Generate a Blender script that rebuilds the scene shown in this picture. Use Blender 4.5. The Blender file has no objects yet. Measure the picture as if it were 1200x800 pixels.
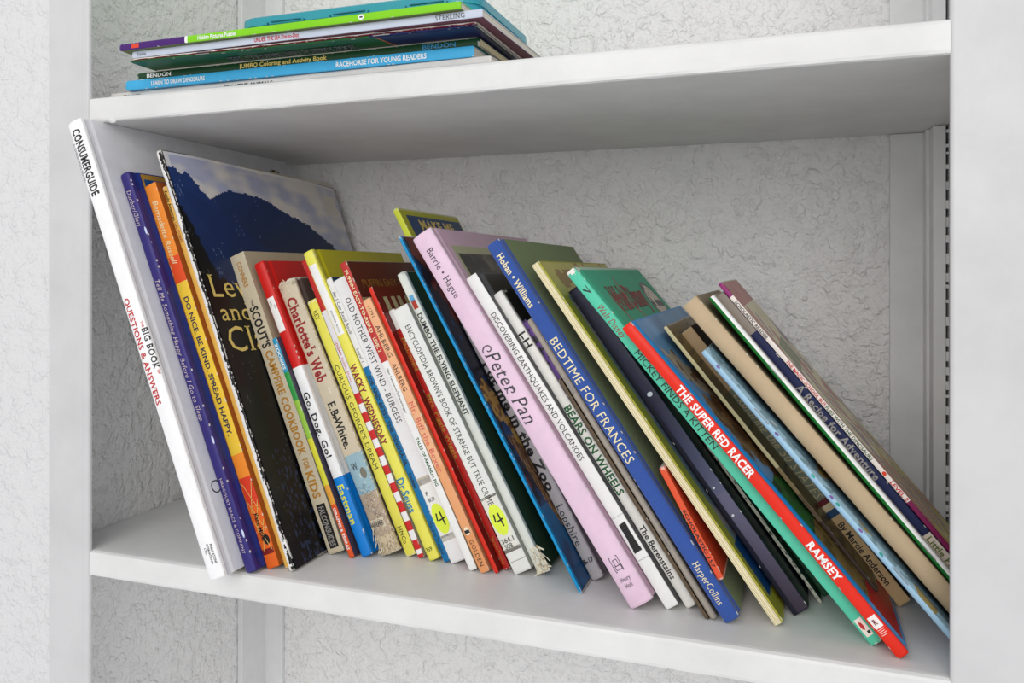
import bpy, bmesh, math, random
from mathutils import Vector, Matrix, noise
random.seed(7)
S=bpy.context.scene
C=S.collection
# ---------------------------------------------------------------- camera, light, exposure
cd=bpy.data.cameras.new('camera'); cam=bpy.data.objects.new('camera',cd); C.objects.link(cam)
cam.location=(.502,-.465,.212); cam.rotation_euler=(math.pi/2,0,math.atan(325/933))
cd.sensor_width=36; cd.lens=28.0; cd.shift_y=-82/1200; cd.clip_start=.01
S.camera=cam
w=bpy.data.worlds.new('room_light'); S.world=w; w.use_nodes=True
w.node_tree.nodes['Background'].inputs[0].default_value=(.97,.975,1,1)
w.node_tree.nodes['Background'].inputs[1].default_value=.86
def area(name,loc,target,size,power,col):
    l=bpy.data.lights.new(name,'AREA'); l.shape='RECTANGLE'; l.size,l.size_y=size; l.energy=power; l.color=col
    o=bpy.data.objects.new(name,l); C.objects.link(o); o.location=loc
    o.rotation_euler=(Vector(target)-Vector(loc)).to_track_quat('-Z','Y').to_euler(); return o
area('window_light',(.45,-1.9,.86),(.3,.1,.12),(1.5,1.4),24,(1,.98,.945))
S.view_settings.view_transform='Standard'; S.view_settings.look='None'; S.view_settings.gamma=1
S.view_settings.use_curve_mapping=False; S.view_settings.exposure=-0.2

# ---------------------------------------------------------------- helpers
def lin(c): return tuple(((v/255)/12.92 if v/255<=.04045 else ((v/255+.055)/1.055)**2.4) for v in c)
def tag(o,label=None,cat=None,group=None,kind=None):
    for k,v in (('label',label),('category',cat),('group',group),('kind',kind)):
        if v: o[k]=v
    return o
def mk(name,verts,faces,mat,parent=None,cols=None,smooth=False):
    me=bpy.data.meshes.new(name); me.from_pydata(verts,[],faces)
    if cols is not None:
        at=me.color_attributes.new('Col','FLOAT_COLOR','CORNER'); buf=[]
        for p,c in zip(me.polygons,cols): buf.extend((c[0],c[1],c[2],1.)*p.loop_total)
        at.data.foreach_set('color',buf)
    if smooth: me.polygons.foreach_set('use_smooth',[True]*len(me.polygons))
    me.materials.append(mat)
    o=bpy.data.objects.new(name,me); C.objects.link(o); o.parent=parent
    return o
def boxvf(x0,x1,y0,y1,z0,z1):
    v=[(x,y,z) for x in(x0,x1) for y in(y0,y1) for z in(z0,z1)]
    return v,[(0,1,3,2),(4,6,7,5),(0,4,5,1),(2,3,7,6),(0,2,6,4),(1,5,7,3)]
def box(name,b,mat,parent=None,bev=0,seg=2):
    v,f=boxvf(*b); o=mk(name,v,f,mat,parent)
    if bev:
        m=o.modifiers.new('bevel','BEVEL'); m.width=bev; m.segments=seg; m.limit_method='ANGLE'
    return o
def multi(name,boxes,mat,parent=None,bev=0):
    V=[];F=[]
    for b in boxes:
        v,f=boxvf(*b); n=len(V); V+=v; F+=[tuple(i+n for i in q) for q in f]
    o=mk(name,V,F,mat,parent)
    if bev:
        m=o.modifiers.new('bevel','BEVEL'); m.width=bev; m.segments=2; m.limit_method='ANGLE'
    return o
def newmat(name):
    m=bpy.data.materials.new(name); m.use_nodes=True; nt=m.node_tree; return m,nt,nt.nodes['Principled BSDF']
def N(nt,t,**kw):
    n=nt.nodes.new(t)
    for k,v in kw.items():
        if k in n.inputs: n.inputs[k].default_value=v
        else: setattr(n,k,v)
    return n
def L(nt,a,b): nt.links.new(a,b)

# painted boards: satin paint with long brush strokes along one axis
def paint(name,axis,col=(222,222,222)):
    m,nt,b=newmat(name); g=N(nt,'ShaderNodeNewGeometry'); mp=N(nt,'ShaderNodeMapping')
    mp.inputs['Scale'].default_value=[(30 if i==axis else 900) for i in range(3)]
    L(nt,g.outputs['Position'],mp.inputs['Vector'])
    n1=N(nt,'ShaderNodeTexNoise',Scale=1.,Detail=3.); L(nt,mp.outputs[0],n1.inputs['Vector'])
    n2=N(nt,'ShaderNodeTexNoise',Scale=90.,Detail=5.); L(nt,g.outputs['Position'],n2.inputs['Vector'])
    n3=N(nt,'ShaderNodeTexNoise',Scale=14.,Detail=5.,Roughness=.65); L(nt,g.outputs['Position'],n3.inputs['Vector'])
    ad=N(nt,'ShaderNodeMath',operation='MULTIPLY_ADD'); ad.inputs[1].default_value=.6
    L(nt,n1.outputs[0],ad.inputs[0]); L(nt,n2.outputs[0],ad.inputs[2])
    bp=N(nt,'ShaderNodeBump',Strength=.22,Distance=.0006); L(nt,ad.outputs[0],bp.inputs['Height']); L(nt,bp.outputs[0],b.inputs['Normal'])
    r=N(nt,'ShaderNodeValToRGB'); c=lin(col); d=lin(tuple(v*.955 for v in col))
    r.color_ramp.elements[0].position=.35; r.color_ramp.elements[0].color=(*d,1); r.color_ramp.elements[1].position=.62; r.color_ramp.elements[1].color=(*c,1)
    L(nt,n3.outputs[0],r.inputs[0]); L(nt,r.outputs[0],b.inputs['Base Color'])
    b.inputs['Roughness'].default_value=.42; b.inputs['Specular IOR Level'].default_value=.35
    return m
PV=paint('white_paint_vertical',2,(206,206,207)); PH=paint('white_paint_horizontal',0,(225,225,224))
PW=paint('white_paint_posts',2,(230,230,230))
# knockdown plaster: flattened blobs with crisp rims over a fine orange-peel
def plaster(name,strength=1.,col=(233,232,231)):
    m,nt,b=newmat(name); g=N(nt,'ShaderNodeNewGeometry')
    wp=N(nt,'ShaderNodeTexNoise',Scale=38.,Detail=3.); L(nt,g.outputs['Position'],wp.inputs['Vector'])
    sc=N(nt,'ShaderNodeVectorMath',operation='SCALE'); sc.inputs['Scale'].default_value=.016; L(nt,wp.outputs['Color'],sc.inputs[0])
    va=N(nt,'ShaderNodeVectorMath',operation='ADD'); L(nt,g.outputs['Position'],va.inputs[0]); L(nt,sc.outputs[0],va.inputs[1])
    a=N(nt,'ShaderNodeTexNoise',Scale=58.,Detail=3.,Roughness=.55,Distortion=.1); L(nt,va.outputs[0],a.inputs['Vector'])
    def step(src,p0,p1):
        r=N(nt,'ShaderNodeMapRange',interpolation_type='SMOOTHSTEP'); r.inputs['From Min'].default_value=p0; r.inputs['From Max'].default_value=p1
        L(nt,src,r.inputs['Value']); return r.outputs[0]
    s1=step(a.outputs[0],.50,.56)
    a2=N(nt,'ShaderNodeTexNoise',Scale=105.,Detail=4.,Roughness=.6); L(nt,va.outputs[0],a2.inputs['Vector'])
    s4=step(a2.outputs[0],.54,.62)
    a3=N(nt,'ShaderNodeTexNoise',Scale=330.,Detail=3.); L(nt,g.outputs['Position'],a3.inputs['Vector'])
    def mad(x,f,y=None):
        n=N(nt,'ShaderNodeMath',operation='MULTIPLY_ADD'); n.inputs[1].default_value=f; n.inputs[2].default_value=0
        L(nt,x,n.inputs[0])
        if y is not None: L(nt,y,n.inputs[2])
        return n.outputs[0]
    # isolated flattened blobs of random size
    vb=N(nt,'ShaderNodeTexVoronoi',Scale=62.); L(nt,va.outputs[0],vb.inputs['Vector'])
    sp_=N(nt,'ShaderNodeSeparateColor'); L(nt,vb.outputs['Color'],sp_.inputs[0])
    rad=N(nt,'ShaderNodeMath',operation='MULTIPLY_ADD'); rad.inputs[1].default_value=.62; rad.inputs[2].default_value=-.14; L(nt,sp_.outputs[0],rad.inputs[0])
    df=N(nt,'ShaderNodeMath',operation='SUBTRACT'); L(nt,rad.outputs[0],df.inputs[0]); L(nt,vb.outputs['Distance'],df.inputs[1])
    sb=step(df.outputs[0],-.015,.05)
    h=mad(s1,.24); h=mad(sb,.24,h); h=mad(s4,.16,h); h=mad(a2.outputs[0],.9,h); h=mad(a3.outputs[0],.6,h); h=mad(a.outputs[0],1.0,h)
    bp=N(nt,'ShaderNodeBump',Strength=.85*strength,Distance=.0028); L(nt,h,bp.inputs['Height']); L(nt,bp.outputs[0],b.inputs['Normal'])
    b.inputs['Base Color'].default_value=(*lin(col),1); b.inputs['Roughness'].default_value=.5; b.inputs['Specular IOR Level'].default_value=.3
    return m
PL=plaster('knockdown_plaster'); PL2=plaster('knockdown_plaster_soft',.7,(218,218,219))

# ---------------------------------------------------------------- structure
ZT,ZB=.95,-.6
def st(o): o['kind']='structure'; return o
st(box('wall_back',(-.0412,.64,.26,.28,ZB,ZT),PL))
st(box('wall_left',(-.0412,-.035,.0033,.2598,ZB,ZT),PL))
st(box('wall_right',(.6178,.638,.0033,.2598,ZB,ZT),PW))
st(box('wall_front_left',(-.75,-.0418,.0033,.05,ZB,ZT),PL2))
st(box('wall_front_right',(.6565,1.4,.0033,.05,ZB,ZT),PL2))
# face frame stiles: flat board with a rounded bead on the inner edge
def stile(name,x0,x1,bead):   # bead = +1 on its right edge, -1 on its left edge
    pts=[]
    e=x1 if bead>0 else x0; s=-bead
    prof=[(0,.0031),(0,.0024)]+[(.0024*(1-math.cos(a)),.0024-.0024*math.sin(a)) for a in [math.pi/2*i/6 for i in range(1,7)]]+([(.0062,.0),(.0072,.0005),(.0082,.0003)] if bead>0 else [(.004,.0)])
    far=(x1-x0)
    prof+=[(far-.0015,.0003),(far,.0018),(far,.0031)]
    V=[];F=[];n=len(prof)
    for z in(ZB,ZT):
        for a,y in prof: V.append((e+s*a,y,z))
    for i in range(n): j=(i+1)%n; F.append((i,j,n+j,n+i))
    F.append(tuple(range(n))); F.append(tuple(range(n,2*n))[::-1])
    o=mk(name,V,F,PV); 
    bm=bmesh.new(); bm.from_mesh(o.data); bmesh.ops.recalc_face_normals(bm,faces=bm.faces); bm.to_mesh(o.data); bm.free()
    return st(o)
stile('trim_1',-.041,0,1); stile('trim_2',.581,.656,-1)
# corner posts at the back of the niche (angle moulding either side)
def post(name,bx,left):
    o=multi(name,bx,PW,bev=.0008); return st(o)
for k,(za,zb) in enumerate(((.3442,ZT),(.0002,.3248),(ZB,-.0192))):
    post('trim_%d'%(3+k),[(-.0346,-.008,.2545,.2598,za,zb),(-.0346,-.0285,.216,.2545,za,zb)],1)
    post('trim_%d'%(6+k),[(.58,.616,.2555,.2598,za,zb),(.6068,.6158,.223,.2555,za,zb),(.6045,.6075,.240,.2555,za,zb)],0)
# dabs of paint bridging the gap beside the right corner post
V=[];F=[]
z=.004
while z<.32:
    hh=random.uniform(.0015,.009)
    v,f=boxvf(.6150,.6179,.2235+random.uniform(0,.002),.227,z,z+hh); n=len(V); V+=v; F+=[tuple(i+n for i in q) for q in f]
    z+=hh+random.uniform(.002,.011)
o=mk('trim_9',V,F,PW); st(o)
# shelf boards (with slightly lumpy painted front edge and rounded arrises)
def shelf(name,z0,z1,label):
    x0,x1=-.0347,.6175
    V=[];F=[];nx=110
    prof=[(.2595,z0),(.0025,z0),(.0012,z0+.0008),(.0007,z0+.0025),(.0006,(z0+z1)/2),(.0007,z1-.0028),(.0015,z1-.0012),(.0035,z1-.0002),(.006,z1),(.2595,z1)]
    xs_=[x0,-.0003,-.0001]+[.581*i/(nx-5) for i in range(nx-4)]+[.5812,.5814,x1]; nx=len(xs_)-1
    for i,x in enumerate(xs_):
        inf = -.0002<x<.5813
        for j,(y,z) in enumerate(prof):
            if not inf and y<.0034: y=.0034; 
            q=0
            if 0<j<9: q=noise.noise(Vector((x*40,j*3.1,z0*9)))*.0003+noise.noise(Vector((x*150,j*2.,z0*9+5)))*.00018
            yy=y+(q if inf and y<.0195 else 0)
            V.append((x,yy,z+(q*.6 if j in(1,2,7,8) and inf and y<.0195 else 0)))
    n=len(prof)
    for i in range(nx):
        for j in range(n):
            k=(j+1)%n; F.append((i*n+j,i*n+k,(i+1)*n+k,(i+1)*n+j))
    F.append(tuple(range(n))); F.append(tuple(range(nx*n,nx*n+n))[::-1])
    o=mk(name,V,F,PH,smooth=False)
    bm=bmesh.new(); bm.from_mesh(o.data); bmesh.ops.recalc_face_normals(bm,faces=bm.faces); bm.to_mesh(o.data); bm.free()
    return tag(o,label,'shelf','fixed shelf boards')
shelf('shelf',-.019,0.,'white painted lower shelf board that carries the long row of leaning books')
shelf('shelf',.325,.344,'white painted upper shelf board that carries the flat pile of books')

# a dried paint run under the left end of the upper shelf edge
up=[o for o in C.objects if o.name.startswith('shelf')][1]
bm=bmesh.new(); bmesh.ops.create_icosphere(bm,subdivisions=3,radius=1)
for v in bm.verts:
    k=1+.35*noise.noise(v.co*1.7); v.co=Vector((.0215+v.co.x*.0045*k,.0016+v.co.y*.0014*k,.3258+v.co.z*.0022*k-.0008*v.co.x))
me=bpy.data.meshes.new('paint_run'); bm.to_mesh(me); bm.free(); me.materials.append(PH)
for p in me.polygons: p.use_smooth=True
o=bpy.data.objects.new('paint_run',me); C.objects.link(o); o.parent=up

# ---------------------------------------------------------------- book materials
def printmat(name,rough,coat=0,bump=.15,scale=900.,weave=False):
    m,nt,b=newmat(name); a=N(nt,'ShaderNodeAttribute',attribute_name='Col')
    tc=N(nt,'ShaderNodeTexCoord')
    n=N(nt,'ShaderNodeTexNoise',Scale=60.,Detail=6.,Roughness=.7); L(nt,tc.outputs['Object'],n.inputs['Vector'])
    r=N(nt,'ShaderNodeMapRange'); r.inputs['From Min'].default_value=.3; r.inputs['From Max'].default_value=.7; r.inputs['To Min'].default_value=.93; r.inputs['To Max'].default_value=1.05
    L(nt,n.outputs[0],r.inputs['Value'])
    mx=N(nt,'ShaderNodeVectorMath',operation='SCALE'); L(nt,a.outputs['Color'],mx.inputs[0]); L(nt,r.outputs[0],mx.inputs['Scale'])
    L(nt,mx.outputs[0],b.inputs['Base Color'])
    n2=N(nt,'ShaderNodeTexNoise',Scale=scale,Detail=2.); L(nt,tc.outputs['Object'],n2.inputs['Vector'])
    bp=N(nt,'ShaderNodeBump',Strength=bump,Distance=.0003); L(nt,n2.outputs[0],bp.inputs['Height']); L(nt,bp.outputs[0],b.inputs['Normal'])
    if weave:
        wv=N(nt,'ShaderNodeTexWave',Scale=420.,Distortion=.6); wv.bands_direction='Z'; L(nt,tc.outputs['Object'],wv.inputs['Vector']); L(nt,wv.outputs[0],bp.inputs['Height'])
        b.inputs['Sheen Weight'].default_value=.2
    b.inputs['Specular IOR Level'].default_value=.28; b.inputs['Roughness'].default_value=rough; b.inputs['Coat Weight'].default_value=coat; b.inputs['Coat Roughness'].default_value=.18
    return m
GLOSS=printmat('glossy_print',.4,.06); MATTE=printmat('matte_print',.55); CLOTH=printmat('book_cloth',.8,0,.5,1500.,True)
def pagemat(name,c1,c2,rot=0):
    m,nt,b=newmat(name); tc=N(nt,'ShaderNodeTexCoord'); mp=N(nt,'ShaderNodeMapping'); mp.inputs['Scale'].default_value=(2600,6,6) if rot==0 else (6,6,2600)
    L(nt,tc.outputs['Object'],mp.inputs['Vector']); n=N(nt,'ShaderNodeTexNoise',Scale=1.,Detail=2.); L(nt,mp.outputs[0],n.inputs['Vector'])
    r=N(nt,'ShaderNodeValToRGB'); r.color_ramp.elements[0].position=.38; r.color_ramp.elements[0].color=(*lin(c2),1); r.color_ramp.elements[1].position=.58; r.color_ramp.elements[1].color=(*lin(c1),1)
    L(nt,n.outputs[0],r.inputs[0]); L(nt,r.outputs[0],b.inputs['Base Color']); b.inputs['Roughness'].default_value=.85
    bp=N(nt,'ShaderNodeBump',Strength=.4,Distance=.0002); L(nt,n.outputs[0],bp.inputs['Height']); L(nt,bp.outputs[0],b.inputs['Normal'])
    return m
PAGES=pagemat('white_page_edges',(232,228,216),(190,184,168)); PAGESC=pagemat('cream_page_edges',(226,214,178),(176,160,120)); PAGESF=pagemat('page_edges_flat',(230,226,212),(176,170,156),1)
def flat(name,c,rough=.5,metal=0.):
    m,nt,b=newmat(name); b.inputs['Roughness'].default_value=rough; b.inputs['Metallic'].default_value=metal
    n=N(nt,'ShaderNodeTexNoise',Scale=700.,Detail=3.); tc=N(nt,'ShaderNodeTexCoord'); L(nt,tc.outputs['Object'],n.inputs['Vector'])
    r=N(nt,'ShaderNodeValToRGB'); l=lin(c); r.color_ramp.elements[0].color=(*[v*.8 for v in l],1); r.color_ramp.elements[1].color=(*[min(1,v*1.12) for v in l],1)
    r.color_ramp.elements[0].position=.3; r.color_ramp.elements[1].position=.7
    L(nt,n.outputs[0],r.inputs[0]); L(nt,r.outputs[0],b.inputs['Base Color']); return m
INK={k:flat('ink_'+n,c) for k,(n,c) in dict(k=('black',(22,22,24)),red=('red',(196,28,32)),dk=('charcoal',(62,58,66)),lav=('pale_gold',(205,190,190)),cream=('cream',(240,226,180)),
 navy=('navy',(40,42,70)),gold=('gold',(178,124,42)),gry=('grey',(150,146,142)),w=('white',(245,245,242)),lime=('lime',(225,225,70)),dred=('dark_red',(150,30,34)),mar=('maroon',(140,24,50)),
 teal=('teal',(40,130,175)),pinkred=('coral',(214,92,88)),dgreen=('green',(20,92,44)),tann=('pale_olive',(196,186,140)),olv=('olive_green',(92,112,40)),lg=('gold_pale',(226,200,110))).items()}
STEEL=flat('staple_steel',(150,150,150),.35,.9)

# ---------------------------------------------------------------- lettering (queued, then built in one pass)
TQ=[]; CAP=.729; COV={}   # COV: book name -> its cover, which carries the print
def text(parent,s,style,M,name='lettering',mat='k',fit=None,cap=None,bend=None,label=None):
    """M maps (reading direction, letter up, out) to the parent's space; fit = length, cap = capital height"""
    TQ.append((parent,s,style,M,name,mat,fit,cap,bend,label))
def serif(me,bold):
    # small slabs at the ends of the stems of a sans face
    bm=bmesh.new(); bm.from_mesh(me); bmesh.ops.remove_doubles(bm,verts=bm.verts,dist=1e-5)
    add=[]
    for e in bm.edges:
        if len(e.link_faces)!=1: continue
        a,b=e.verts[0].co,e.verts[1].co
        if abs(a.y-b.y)<.004 and .03<abs(a.x-b.x)<(.19 if bold else .13):
            cy=e.link_faces[0].calc_center_median().y; up=1 if cy>a.y else -1
            # the stem must run on well beyond its end
            add.append((min(a.x,b.x),max(a.x,b.x),a.y,up))
    for x0,x1,y,up in add:
        q=.052 if bold else .055; t=.05 if bold else .034
        vs=[bm.verts.new(p) for p in((x0-q,y,0),(x1+q,y,0),(x1+q*.8,y+up*t,0),(x0-q*.8,y+up*t,0))]
        if up<0: vs.reverse()
        bm.faces.new(vs)
    bm.to_mesh(me); bm.free()
def strokes(parent,f,x,z,sc,lines,w,ink,name='hand_lettering'):
    # pen strokes laid on a spine; lines in units of sc
    V=[];F=[]
    for ln in lines:
        P=[Vector((a,b)) for a,b in ln]
        for i,p in enumerate(P):
            d=(P[min(i+1,len(P)-1)]-P[max(i-1,0)]).normalized(); n=Vector((-d.y,d.x))*w
            for q in(p-n,p+n): X=x+q.x*sc; V.append((X,f(X)-.00032,z+q.y*sc))
        n0=len(V)-2*len(P); F+=[(n0+2*i,n0+2*i+1,n0+2*i+3,n0+2*i+2) for i in range(len(P)-1)]
    return mk(name,V,F,INK[ink],COV.get(parent.name,parent))
def build_text():
    objs={}
    for q in TQ:
        key=(q[1],q[2])
        if key in objs: continue
        c=bpy.data.curves.new('t','FONT'); c.body=q[1]; c.size=1; c.resolution_u=2
        if 'b' in q[2]: c.offset=.022
        if 'B' in q[2]: c.offset=.032; c.space_character=1.07
        if 'i' in q[2]: c.shear=.3
        if 'r' in q[2]: c.space_character=1.08
        o=bpy.data.objects.new('t',c); C.objects.link(o); objs[key]=o
    bpy.context.view_layer.update(); dg=bpy.context.evaluated_depsgraph_get()
    ms={}
    for key,o in objs.items():
        me=bpy.data.meshes.new_from_object(o.evaluated_get(dg))
        if 'r' in key[1]: serif(me,'b' in key[1].lower())
        ms[key]=[v.co.copy() for v in me.vertices],[tuple(p.vertices) for p in me.polygons]
        bpy.data.meshes.remove(me)
    for o in objs.values():
        c=o.data; bpy.data.objects.remove(o); bpy.data.curves.remove(c)
    for parent,s,style,M,name,mat,fit,cap,bend,label in TQ:
        vs,fs=ms[(s,style)]
        x0=min(v.x for v in vs); x1=max(v.x for v in vs)
        sx=fit/(x1-x0); sy=cap/CAP
        if bend:      # cut the letters along the facets of the spine so that they lie on it
            me=bpy.data.meshes.new('t'); me.from_pydata(vs,[],fs); bm=bmesh.new(); bm.from_mesh(me)
            for xb in bend.nodes:
                yb=(xb-M[0][3])/sy
                if -.3<yb<1.1: bmesh.ops.bisect_plane(bm,geom=bm.verts[:]+bm.edges[:]+bm.faces[:],plane_co=(0,yb,0),plane_no=(0,1,0),dist=1e-6)
            bm.verts.index_update(); vs=[v.co.copy() for v in bm.verts]; fs=[tuple(v.index for v in f.verts) for f in bm.faces]; bm.free(); bpy.data.meshes.remove(me)
        out=[]
        for v in vs:
            p=M@Vector(((v.x-x0)*sx,v.y*sy,0))
            if bend: p.y+=bend(p.x)
            out.append(p)
        o=mk(name,out,fs,INK[mat],COV.get(parent.name,parent))
        if label: o['label']=label

# ---------------------------------------------------------------- the books

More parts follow.
